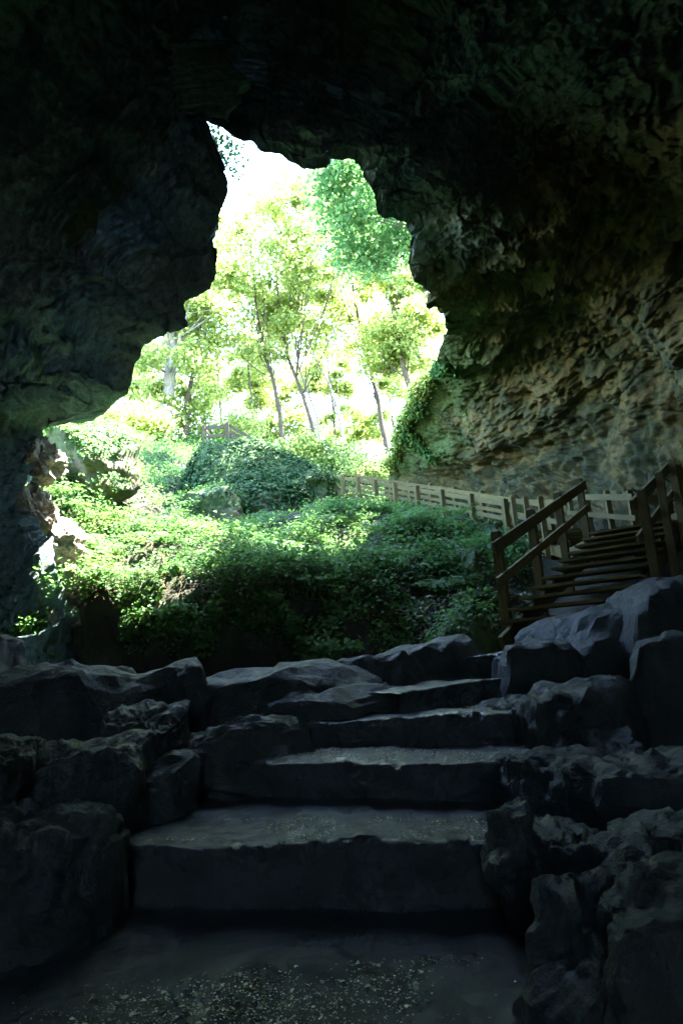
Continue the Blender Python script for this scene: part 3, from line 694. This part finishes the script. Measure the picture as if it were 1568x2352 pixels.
# ------------------------------------------------------------------ foliage
def leaf_mesh(name, cen, nrm_, size, mat, asp=0.7, seed=0, var=None, fold=0.25, simple=False):
    """each leaf: a folded six-sided blade"""
    rg = np.random.default_rng(seed); n_ = len(cen)
    nrm_ = nrm_ / (np.linalg.norm(nrm_, axis=1, keepdims=True) + 1e-9)
    t = rg.normal(size=(n_, 3)); t -= (t * nrm_).sum(1, keepdims=True) * nrm_; t /= np.linalg.norm(t, axis=1, keepdims=True)
    b = np.cross(nrm_, t); size = np.asarray(size)[:, None]
    prof = [(-0.5, 0.0, 0), (-0.12, -0.46 * asp, fold), (0.22, -0.34 * asp, fold * .8), (0.55, 0, -0.12), (0.22, 0.34 * asp, fold * .8), (-0.12, 0.46 * asp, fold)]
    vs = np.stack([cen + size * (a * t + c2 * b + h * 0.5 * nrm_) for a, c2, h in prof], 1)
    if var is None: var = rg.uniform(0, 1, n_)
    if simple:
        vs = vs[:, [0, 1, 3, 5]]; base = np.arange(n_)[:, None] * 4
        return mesh_np(name, vs.reshape(-1, 3), base + np.array([[0, 1, 2, 3]]), mat, False, {'var': np.repeat(np.clip(var, 0, 1), 4)})
    base = np.arange(n_)[:, None] * 6
    f = np.concatenate([base + np.array([[0, 1, 2, 3]]), base + np.array([[0, 3, 4, 5]])], 0)
    if var is None: var = rg.uniform(0, 1, n_)
    return mesh_np(name, vs.reshape(-1, 3), f, mat, False, {'var': np.repeat(np.clip(var, 0, 1), 6)})
def tubes(name, chains, mat, sides=6, var=0.5):
    VV, FF = [], []; b0 = 0
    for pts, rad in chains:
        pts = np.array(pts, float); rad = np.array(rad, float); k = len(pts)
        d = np.gradient(pts, axis=0); d /= np.linalg.norm(d, axis=1, keepdims=True) + 1e-9
        ref = np.array([0.31, 0.87, 0.2]); s1 = np.cross(d, ref); s1 /= np.linalg.norm(s1, axis=1, keepdims=True) + 1e-9; s2 = np.cross(d, s1)
        a = np.linspace(0, 2 * np.pi, sides, endpoint=False)
        ring = pts[:, None] + rad[:, None, None] * (np.cos(a)[None, :, None] * s1[:, None] + np.sin(a)[None, :, None] * s2[:, None])
        VV.append(ring.reshape(-1, 3)); FF.append(grid_faces(k, sides, True) + b0); b0 += k * sides
    Vv = np.concatenate(VV); return mesh_np(name, Vv, np.concatenate(FF), mat, True, {'var': np.full(len(Vv), var)})

def tree(pts, r0, crown, seed, label, nleaf=7000, lsize=0.26, mat=None, bark=None, name='forest_tree', branches=9, group='trees of the forest beyond the cave mouth', limb_from=0.35):
    """pts: points of the trunk; crown: list of (centre, radii)"""
    rg = np.random.default_rng(seed); pts = np.array(pts, float); base = pts[0].copy()
    root = empty(name, tuple(base), label, 'tree', group)
    # smooth trunk
    tt_ = np.linspace(0, 1, 22); sp = np.linspace(0, 1, len(pts))
    tr = np.stack([np.interp(tt_, sp, pts[:, k]) for k in range(3)], 1)
    tr[1:-1] = (tr[:-2] + tr[1:-1] * 2 + tr[2:]) / 4
    tr += 0.09 * np.stack([fbm(np.stack([tt_ * 7, tt_ * 0 + seed, tt_ * 0 + k], -1), 2, seed + k) for k in range(3)], 1) * np.array([1, 1, .2]) * min(1.5, r0 * 4)
    chains = [(tr - base, r0 * (1.15 - 0.85 * tt_) + 0.12 * r0 * np.exp(-tt_ * 18))]
    clumps = []
    for cc, rr in crown:
        cc = np.array(cc, float); rr = np.array(rr, float)
        vol = rr.prod() ** (1 / 3); ncl = int(26 * max(0.6, vol / 3.5))
        d = rg.normal(size=(ncl, 3)); d /= np.linalg.norm(d, axis=1, keepdims=True)
        cl = cc + d * rr * (rg.uniform(0.25, 1, ncl) ** 0.55)[:, None]
        clumps.append(cl)
        for k in range(branches):
            tgt = cl[rg.integers(ncl)]
            i0 = int(rg.uniform(limb_from, 0.95) * 21); s0 = tr[i0]
            mid = s0 * .5 + tgt * .5 + rg.normal(size=3) * .35 + np.array([0, 0, -.3])
            tq = np.linspace(0, 1, 7)[:, None]
            ch = s0 * (1 - tq) ** 2 + 2 * mid * tq * (1 - tq) + tgt * tq ** 2
            rb = r0 * 0.32 * (1.1 - tt_[i0])
            chains.append((ch - base, np.linspace(rb, 0.015, 7)))
    tm = tubes('trunk', chains, bark or M_BARK, 8); obj('trunk', tm, root)
    cl = np.concatenate(clumps); n_ = int(nleaf * 1.3)
    ci = rg.integers(len(cl), size=n_); sz = rg.uniform(0.45, 1.15, len(cl))
    off = rg.normal(size=(n_, 3)) * np.array([0.62, 0.62, 0.34]) * sz[ci][:, None]
    lc = cl[ci] + off
    nr_ = rg.normal(size=(n_, 3)) * 0.75 + np.array([0, 0, 0.9])
    var = np.clip(rg.uniform(0, 1, len(cl))[ci] * 0.7 + rg.uniform(0, .45, n_), 0, 1)
    cm = leaf_mesh('crown', lc - base, nr_, lsize * rg.uniform(0.6, 1.3, n_), mat or M_LEAF_TREE, 0.95, seed, var, simple=True)
    obj('crown', cm, root)
    return root
def chain(y, *uv): return [P(a, b, y + dy) for a, b, dy in uv]
def C(u, v, y, rx, ry, rz): return (P(u, v, y), (rx, ry, rz))
tree(chain(38, (376, 1012, 0), (386, 900, 0), (400, 770, 0), (408, 600, .5), (420, 450, 1)), 0.40, [C(420, 620, 38, 4, 4, 4), C(330, 850, 38, 3.4, 3, 2.6), C(470, 760, 39, 2.6, 3, 2.5)], 1, 'stout pale barked tree at the left of the cave mouth', 7000, bark=M_BARK_PALE)
tree(chain(39, (424, 1010, 0), (430, 930, 0), (442, 860, 0), (462, 740, 0), (480, 560, 0)), 0.17, [C(480, 690, 39, 2.8, 3, 3), C(440, 900, 39, 2.2, 2.5, 2.2)], 2, 'slim forked tree just right of the stout pale trunk', 4200)
tree(chain(42, (648, 1030, 0), (645, 960, 0), (628, 880, 0), (606, 800, 0), (588, 720, 0), (575, 560, 0)), 0.155, [C(570, 620, 42, 4.2, 3.5, 4), C(590, 520, 42, 3, 3, 2.6), C(620, 780, 43, 2.5, 2.5, 2.2)], 3, 'thin dark crooked tree behind the right end of the ivy mound', 6500)
tree(chain(43, (730, 1030, 0), (720, 985, 0), (694, 900, 0), (658, 820, 0), (640, 700, 0), (630, 520, 0)), 0.16, [C(640, 640, 43, 3.6, 3.5, 3.6), C(680, 500, 43, 3, 3, 3), C(835, 430, 38, 3.6, 3, 2.2)], 4, 'leaning grey tree forking above the ivy mound', 8500)  # third crown clump added to shade the hilltop lookout
tree(chain(46, (736, 1040, 0), (730, 960, 0), (690, 860, 0), (676, 780, 0), (670, 600, 0)), 0.09, [C(690, 720, 46, 2.6, 3, 2.6)], 5, 'slender pale sapling trunk next to the leaning grey tree', 2600, bark=M_BARK_PALE)
tree(chain(48, (795, 1050, 0), (785, 990, 0), (764, 900, 0), (720, 815, 0), (690, 700, 0)), 0.10, [C(720, 740, 48, 3, 3, 2.6)], 6, 'pale arching trunk in the bright gap of the forest', 2600, bark=M_BARK_PALE)
tree(chain(45, (895, 1085, 0), (884, 1010, 0), (868, 920, 0), (842, 825, 0), (815, 700, 0), (800, 540, 0)), 0.19, [C(800, 640, 45, 3.6, 3.5, 4), C(850, 760, 45, 2.4, 3, 2.4), C(790, 480, 45, 3.4, 3, 3)], 7, 'tall dark tree rising beside the mossy right rock edge', 7500)
tree(chain(40, (1000, 1085, 0), (965, 960, 0), (930, 860, 0), (908, 740, 0), (898, 640, 0), (890, 520, 0)), 0.21, [C(900, 600, 40, 3, 3, 3.2), C(960, 760, 40, 2.0, 3, 2.4), C(880, 800, 41, 1.6, 2, 2.0)], 8, 'grey brown tree leaning out from behind the right rock wall', 7500)
tree(chain(42, (1010, 1060, 0), (985, 900, 0), (955, 800, 0), (920, 740, 0), (880, 640, 0)), 0.15, [C(960, 700, 42, 2.4, 3, 3)], 9, 'thin tree crossing behind the leaning grey brown trunk', 4000)
# nearer crowns over the mouth; the last two trees added to shade the bank
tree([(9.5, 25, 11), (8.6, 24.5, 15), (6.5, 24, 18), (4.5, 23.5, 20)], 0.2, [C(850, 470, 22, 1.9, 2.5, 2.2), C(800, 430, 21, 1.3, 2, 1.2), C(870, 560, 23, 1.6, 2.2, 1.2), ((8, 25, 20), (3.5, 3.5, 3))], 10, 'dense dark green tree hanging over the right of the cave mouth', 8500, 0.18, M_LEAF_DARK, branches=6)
tree([(12, 22, 12), (11, 22, 16), (10, 21, 20)], 0.22, [((7.6, 20.5, 20.5), (4.3, 4.3, 2.6)), ((12, 24, 18), (3.5, 3.5, 3))], 11, 'unseen leafy tree added above the right wall to shade the bank', 7500, 0.24, M_LEAF_DARK, branches=6)
tree([(7, 33, 11), (6.5, 33, 18), (5.2, 31.5, 26)], 0.2, [((4.5, 30.5, 27), (5.2, 4.5, 3.0)), ((8, 33, 22), (3.5, 3.5, 3))], 12, 'tree added behind the right wall, its mostly hidden crown shading the mound', 16000, 0.30, branches=6)
# farther trees fill the gaps
far = [(290, 900, 52, 3.5, 3.2), (350, 760, 55, 4, 4), (520, 880, 58, 4.5, 3.2), (560, 720, 56, 5, 4), (640, 900, 62, 4, 2.6), (760, 860, 64, 3.4, 2.6), (820, 980, 60, 4, 2.2), (480, 560, 54, 4, 4.5), (730, 600, 58, 4, 4.5), (940, 880, 56, 3, 3.5), (620, 985, 56, 5, 1.6), (860, 620, 60, 4, 5)]
far_lab = ['far left', 'upper left', 'left middle', 'left of the middle', 'middle low', 'bright gap', 'lower right', 'upper left high', 'right of the middle', 'right edge', 'low middle', 'upper right']
for k, (u, v, y, rx, rz) in enumerate(far):
    cpt = P(u, v, y); gz = float(ground(np.array([cpt[0]]), np.array([y]))[0])
    tree([(cpt[0] + .6, y, gz - .3), (cpt[0] + .3, y, (gz + cpt[2]) / 2), tuple(cpt)], 0.13, [(cpt, (rx, 3, rz))], 40 + k, 'distant sunlit tree, its crown in the %s of the forest view' % far_lab[k], 4600, 0.30, branches=6)
# understorey
us = [(270, 985, 33, 1.6, 1.1, 'bright shrub against the dark rim at the far left of the hilltop'), (330, 985, 35, 1.5, 1.0, 'leafy shrub at the foot of the stout pale tree'), (420, 985, 40, 1.8, 1.1, 'shrub behind the hilltop lookout'),
      (540, 985, 41, 2.0, 1.2, 'yellow green shrub right of the hilltop lookout'), (690, 1035, 40, 2.0, 0.9, 'low bright bush behind the ivy mound crest'), (790, 1060, 40, 2.2, 1.0, 'sunlit bush above the start of the upper flight'), (860, 1085, 38, 1.6, 0.8, 'glowing bush against the foot of the right rock edge')]
for k, (u, v, y, rx, rz, lab) in enumerate(us):
    cpt = P(u, v, y); gz = float(ground(np.array([cpt[0]]), np.array([y]))[0])
    tree([(cpt[0], y, min(gz, cpt[2] - .5) - .1), tuple(cpt)], 0.05, [(cpt, (rx, 1.4, rz))], 70 + k, lab, 1900, 0.20, branches=6, name='shrub', group='shrubs along the hilltop', limb_from=0.1)

# leafy twigs hanging into the mouth's highest corner
hv = [((470, 285, 11.9), (505, 330, 11.8), (530, 395, 11.7)), ((520, 312, 12.0), (540, 350, 11.9), (552, 385, 11.9)), ((488, 300, 11.9), (498, 340, 11.8), (520, 380, 11.8))]
chs, lcs = [], []
r0_ = P(470, 275, 11.9)
for a, b, d in hv:
    tq = np.linspace(0, 1, 9)[:, None]; p0, p1, p2 = P(*a), P(*b), P(*d)
    ch = p0 * (1 - tq) ** 2 + 2 * p1 * tq * (1 - tq) + p2 * tq ** 2
    chs.append((ch - r0_, np.linspace(0.012, 0.004, 9)))
    for k in range(120): lcs.append(ch[rng.integers(9)] + rng.normal(size=3) * 0.13)
vr = empty('hanging_vine', tuple(r0_), 'leafy vine dangling into the narrow top corner of the cave mouth', 'vine')
obj('stem', tubes('stem', chs, M_BARK, 5), vr)
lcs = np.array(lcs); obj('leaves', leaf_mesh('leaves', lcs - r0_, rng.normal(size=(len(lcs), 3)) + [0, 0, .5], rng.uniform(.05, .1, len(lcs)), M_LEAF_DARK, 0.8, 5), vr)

# ------------------------------------------------------------------ ground cover on the bank
def herbs(n_, u_lo, u_hi, y_lo, y_hi, seed, thr, hgt, lsz, nl, namer, label, mat, spread=0.14, stemk=True, dens_off=0.0, simple=False):
    rg = np.random.default_rng(seed)
    y = y_lo + (y_hi - y_lo) * rg.uniform(0, 1, n_) ** 0.8
    x = (rg.uniform(u_lo, u_hi, n_) - 784) / FPX * y
    fr = np.interp(784 + FPX * x / y, yf_u, yf_d) + 0.1
    q_ = np.stack([x, y, x * 0], -1)
    dn = fbm(q_ * 0.5, 3, 301) + 0.5 * fbm(q_ * 1.7, 2, 303) + dens_off
    keep = (dn > thr) & (y > fr) & ((stair_dist(x, y) > 1.15))
    x, y, dn = x[keep], y[keep], dn[keep]
    z = ground(x, y); m_ = len(x)
    h = hgt * rg.uniform(0.35, 1.25, m_) * (0.6 + 0.5 * np.clip(dn, 0, 1))
    base = np.stack([x, y, z], -1)
    top = base + np.stack([rg.normal(size=m_) * .06, rg.normal(size=m_) * .06 - .03, h], -1)
    pc = np.repeat(top, nl, 0); sc = np.repeat(spread * rg.uniform(.6, 1.3, m_), nl)
    off = rg.normal(size=(m_ * nl, 3)) * np.array([1, 1, .55]); lc = pc + off * sc[:, None]
    nn = rg.normal(size=(m_ * nl, 3)) * 0.45 + np.array([0, -0.15, 1.0])
    cl = np.clip(0.5 + 0.45 * fbm(lc * 0.7, 2, 311) + rg.normal(size=len(lc)) * .15, 0, 1)
    o = obj(namer, leaf_mesh(namer, lc, nn, lsz * rg.uniform(.6, 1.35, len(lc)), mat, 0.85, seed, cl, simple=simple), kind='stuff', label=label)
    if stemk:
        # thin stems as three-sided spikes
        d = np.array([[1, 0, 0], [-.5, .87, 0], [-.5, -.87, 0]]) * 0.006
        vv = np.concatenate([base[:, None] + d[None], top[:, None] + d[None] * .6], 1).reshape(-1, 3)
        b6 = np.arange(m_)[:, None] * 6
        ff = np.concatenate([b6 + np.array([[0, 1, 4, 3]]), b6 + np.array([[1, 2, 5, 4]]), b6 + np.array([[2, 0, 3, 5]])])
        obj(namer + '_stems', mesh_np('stems', vv, ff, M_STEM, False, {'var': np.full(len(vv), .5)}), kind='stuff', label=label + ', thin stems')
    return o
herbs(25000, -20, 1200, 11.2, 24, 401, 0.12, 0.34, 0.062, 8, 'undergrowth', 'low leafy herbs covering the bank', M_LEAF_HERB)
herbs(7000, -20, 1200, 11.2, 26, 405, 0.2, 0.44, 0.10, 6, 'broad_leaved_undergrowth', 'taller broad leaved plants in patches on the bank', M_LEAF_HERB, 0.17, True, 0.0)
herbs(12000, -20, 1200, 10.2, 20, 402, -0.6, 0.12, 0.045, 6, 'ground_ivy', 'short creeping plants between the taller herbs', M_LEAF_IVY, 0.10, False, simple=True)
herbs(20000, 60, 1150, 19, 44, 403, -0.75, 0.40, 0.10, 6, 'hilltop_undergrowth', 'dense green undergrowth on the upper slope', M_LEAF_HERB, 0.2, False, simple=True)
# plants spilling over the lip of the bank
rg = np.random.default_rng(15); nl_ = 17000
ci = rg.integers(45, NC - 95, nl_); dz = np.abs(rg.normal(size=nl_)) * 0.27; lp_ = T[26, ci].copy()
lp_[:, 2] -= dz - .1; lp_[:, 1] -= 0.05 + 0.12 * rg.uniform(size=nl_); lp_ += rg.normal(size=(nl_, 3)) * .07
kp = (fbm(lp_ * 1.1, 3, 16) > -0.35 + dz * .55) & (lp_[:, 0] / lp_[:, 1] < 0.225); lp_ = lp_[kp]
c3 = rg.integers(45, NC - 95, 14000); r3 = 26 + (rg.uniform(0, 1, 14000) * 11).astype(int); l3 = T[r3, c3] + rg.normal(size=(14000, 3)) * .06 + np.array([0, -.03, .06])
l3 = l3[(l3[:, 0] / l3[:, 1] < 0.225) & (fbm(l3 * 1.4, 2, 18) > -.45)]; lp_ = np.concatenate([lp_, l3])
obj('lip_plants', leaf_mesh('lip_plants', lp_, rg.normal(size=(len(lp_), 3)) * .5 + [0, -.5, .8], rg.uniform(.05, .11, len(lp_)), M_LEAF_HERB, .85, 17), kind='stuff', label='herbs hanging over the lower lip of the bank')
# ferns
rg = np.random.default_rng(55); fl, fn_, fs = [], [], []
for k in range(320):
    y = rg.uniform(12.3, 24); u = rg.uniform(120, 1080); x = (u - 784) / FPX * y
    if stair_dist(np.array([x]), np.array([y]))[0] < 1.5: continue
    b = np.array([x, y, float(ground(np.array([x]), np.array([y]))[0])]); L0 = rg.uniform(.35, .75)
    for a in np.linspace(0, 2 * np.pi, 8)[:-1] + rg.uniform(0, 1):
        d = np.array([math.cos(a), math.sin(a), 0]); sdv = np.array([-d[1], d[0], 0])
        tq = np.linspace(.18, 1, 11)
        ax = b + d * (L0 * tq)[:, None] + np.array([0, 0, 1]) * (L0 * (1.1 * tq - .85 * tq ** 2))[:, None]
        wv = L0 * .2 * np.sin(np.pi * np.clip(tq * .9 + .12, 0, 1))
        for sg_ in (-1, 1):
            fl.append(ax + sdv * sg_ * (wv * .5)[:, None]); fs.append(np.maximum(wv, .03)); fn_.append(np.tile(d * .5 + np.array([0, 0, 1]), (11, 1)))
fl = np.concatenate(fl); fs = np.concatenate(fs); fn_ = np.concatenate(fn_)
obj('ferns', leaf_mesh('ferns', fl, fn_ + rg.normal(size=fn_.shape) * .12, fs, M_LEAF_HERB, .5, 56, fold=.1), kind='stuff', label='arching ferns among the herbs')
# leaf litter on the right of the bank and between the herbs
rg = np.random.default_rng(9)
ly = rg.uniform(10.1, 16, 15000); lu = np.where(rg.uniform(size=15000) < 0.55, rg.normal(1060, 60, 15000), rg.uniform(150, 1150, 15000)); lx = (lu - 784) / FPX * ly
kp = (ly > np.interp(lu, yf_u, yf_d)) & (stair_dist(lx, ly) > 1.0); lx, ly = lx[kp], ly[kp]
lz = ground(lx, ly) + 0.02
obj('leaf_litter', leaf_mesh('leaf_litter', np.stack([lx, ly, lz], -1), rg.normal(size=(len(lx), 3)) * .4 + [0, -.1, 1], rg.uniform(.04, .09, len(lx)), M_LITTER, .7, 9), kind='stuff', label='dry brown fallen leaves on the bank')

# fallen twigs on the bank
for k, (a, b, lab) in enumerate([((775, 1362, 12.2), (835, 1338, 12.6), 'pale bare twig lying across the herbs in the middle of the bank'), ((905, 1395, 11.9), (960, 1420, 11.6), 'thin dead branch above the leaf litter at the lip of the bank'), ((430, 1385, 12.2), (500, 1420, 12.0), 'crooked fallen branch at the lip below the sunlit herbs'), ((250, 1245, 14.6), (330, 1268, 14.2), 'dead branch in the sunlit plants at the left of the bank')]):
    p0, p1 = P(*a), P(*b); tq = np.linspace(0, 1, 9)[:, None]; ch = p0 * (1 - tq) + p1 * tq
    ch = ch + 0.05 * np.stack([fbm(np.stack([tq[:, 0] * 4, tq[:, 0] * 0 + k, tq[:, 0] * 0 + j2], -1), 2, 5 + j2) for j2 in range(3)], 1)
    gz = ground(ch[:, 0], ch[:, 1]); ch[:, 2] = np.maximum(ch[:, 2], gz + .05)
    sdp = ch[5] + (p1 - p0) * .25 + np.array([0.05, -.05, .14])
    obj('fallen_branch', tubes('fallen_branch', [(ch - p0, np.linspace(.018, .006, 9)), (np.array([ch[4], (ch[4] + sdp) / 2 + .01, sdp]) - p0, np.array([.01, .008, .004]))], M_BARK_PALE, 6), None, lab, 'branch', 'fallen branches on the bank', loc=p0)

# ivy on the outcrops (leaves sit on the surface of each rock)
def ivy(o, n_, seed, size, zmin, mat, label, name='ivy', keepf=None, spread=.06):
    rg = np.random.default_rng(seed); me = o.data; nv = len(me.vertices)
    co = np.empty(nv * 3, np.float32); me.vertices.foreach_get('co', co); co = co.reshape(-1, 3)
    no = np.empty(nv * 3, np.float32); me.vertex_normals.foreach_get('vector', no) if hasattr(me, 'vertex_normals') else me.vertices.foreach_get('normal', no)
    no = no.reshape(-1, 3)
    dn = fbm(co * 1.3 + seed, 3, seed)
    ok = np.where((no[:, 2] + 0.55 * dn > zmin) & (no[:, 1] < 0.7))[0]
    i = rg.choice(ok, n_)
    p = co[i] + no[i] * rg.uniform(.02, .16, n_)[:, None] + rg.normal(size=(n_, 3)) * spread
    nn = no[i] * .8 + rg.normal(size=(n_, 3)) * .35 + np.array([0, 0, .45])
    obj(name, leaf_mesh(name, p, nn, size * rg.uniform(.6, 1.3, n_), mat, .85, seed), o, label=label, kind='stuff')
ivy(mound, 13000, 501, 0.12, -0.15, M_LEAF_IVY, 'glossy ivy and herbs draped over the mound')
ivy(ledge, 3600, 502, 0.10, 0.0, M_LEAF_HERB, 'ferns and herbs on the rock knob')
ivy(lower, 1200, 503, 0.11, 0.1, M_LEAF_IVY, 'ivy on the low rock')
ivy(r4, 300, 504, 0.07, 0.2, M_LEAF_HERB, 'herbs on the dark stone')
ivy(r5, 700, 505, 0.07, 0.15, M_LEAF_HERB, 'small green herbs on the mossy rock')

# climbing plants along the outer right edge of the rock
rg = np.random.default_rng(77)
aw = np.where((a_deg < 12) & (a_deg > -42))[0]
ii = rg.choice(aw, 26000); jj = np.clip((np.abs(rg.normal(size=26000)) * 20).astype(int), 0, 120) + 1
pp = cave[jj, ii] ; nn0 = nrm[np.clip(jj - 3, 0, None), ii]
kp = (fbm(pp * .8, 3, 78) > -.15 + jj / 60.0) & (pp[:, 2] > 4.5)
pp, nn0 = pp[kp], nn0[kp]
i2 = rg.choice(np.where((a_deg < 6) & (a_deg > -40))[0], 9000); p2 = Mr[i2] - outw[i2] * (rg.uniform(-.25, .45, 9000) * (0.6 + 0.5 * fbm(Mr[i2] * 1.1, 2, 5)))[:, None] + rg.normal(size=(9000, 3)) * .12
k2 = p2[:, 2] > 5; p2 = p2[k2]
obj('edge_moss', leaf_mesh('edge_moss', p2, rg.normal(size=(len(p2), 3)) * .5 + np.array([-.7, -.35, .8]), rg.uniform(.07, .16, len(p2)), M_LEAF_TREE, .85, 79), kind='stuff', label='bright green fringe of moss and ferns on the outer right rim')
obj('edge_ivy', leaf_mesh('edge_ivy', pp + nn0 * rg.uniform(0, .18, len(pp))[:, None] + rg.normal(size=(len(pp), 3)) * .08, nn0 + rg.normal(size=(len(pp), 3)) * .5 + [0, 0, .5], rg.uniform(.08, .18, len(pp)), M_LEAF_HERB, .85, 77), kind='stuff', label='mossy green climbers along the right edge of the cave mouth')

# one bright dead leaf on the left ridge
lp = P(352, 1566, 6.1)
obj('dead_leaf', leaf_mesh('dead_leaf', np.zeros((1, 3)), np.array([[.3, -.5, .8]]), np.array([.11]), M_LITTER, .7, 3, np.array([1.0])), None, 'single dry orange leaf lying on the left rock ridge', 'leaf', loc=lp)

# leaf scraps and grit on floor and treads, their pale colour imitating wet glints
rg = np.random.default_rng(21)
M_SCRAP = leaf_mat('leaf_scrap_glint', (0.10, 0.13, 0.06), (0.28, 0.32, 0.17), (0.55, 0.55, 0.40), 0.0, rough=0.3)
v0, f0 = ico(1)
def floor_z(x, y):
    ix = np.clip((x + 7) / 15.5 * (nx - 1), 0, nx - 2); iy = np.clip((y + 9.5) / 22.7 * (ny - 1), 0, ny - 2)
    a, b = ix.astype(int), iy.astype(int); fx, fy = ix - a, iy - b
    return (Zf[b, a] * (1 - fx) + Zf[b, a + 1] * fx) * (1 - fy) + (Zf[b + 1, a] * (1 - fx) + Zf[b + 1, a + 1] * fx) * fy
n_ = 30000; gx = rg.uniform(-1.5, 1.15, n_); gyv = rg.uniform(1.2, 3.0, n_)
kp = fbm(np.stack([gx * 2.2, gyv * 2.2, gx * 0], -1), 3, 7) + rg.normal(size=n_) * .35 > 0.15 + 0.35 * sstep(2.3, 3.0, gyv)
gx, gyv = gx[kp], gyv[kp]
pts = np.stack([gx, gyv, floor_z(gx, gyv) + .004], -1)
obj('floor_scraps', leaf_mesh('floor_scraps', pts, rg.normal(size=(len(pts), 3)) * .28 + [0, .12, 1], rg.uniform(.004, .013, len(pts)) * (1 + 1.2 * (rg.uniform(size=len(pts)) < .06)) , M_SCRAP, .9, 31, rg.uniform(0, 1, len(pts)) ** 1.3), kind='stuff', label='wet scraps of leaf and grit, paled to imitate glints, over the cave floor')
for k, n_ in ((0, 1500), (1, 500)):
    a, b, z, dp, el, er = ST[k]; pl, pr = Pz(*a, z), Pz(*b, z); e = pr - pl; Ld = np.linalg.norm(e); e /= Ld; bk = np.array([-e[1], e[0], 0])
    p1 = pl + e * (rg.uniform(0.03, 1, n_) * Ld)[:, None] + bk * (0.04 + .5 * rg.uniform(0, 1, n_) ** 1.5)[:, None]
    p1[:, 2] = z + 0.022 * fbm((p1 + 0) * 1.7, 3, 205 + k * 10) + .008
    p1 = p1[fbm(p1 * 3, 3, 9) > -.05]
    obj('step_scraps', leaf_mesh('step_scraps', p1, rg.normal(size=(len(p1), 3)) * .25 + [0, .1, 1], rg.uniform(.006, .016, len(p1)), M_SCRAP, .9, 32, rg.uniform(0, 1, len(p1)) ** 2), kind='stuff', label='small wet scraps, paled to imitate glints, on the %s stone step' % ('first', 'second')[k])
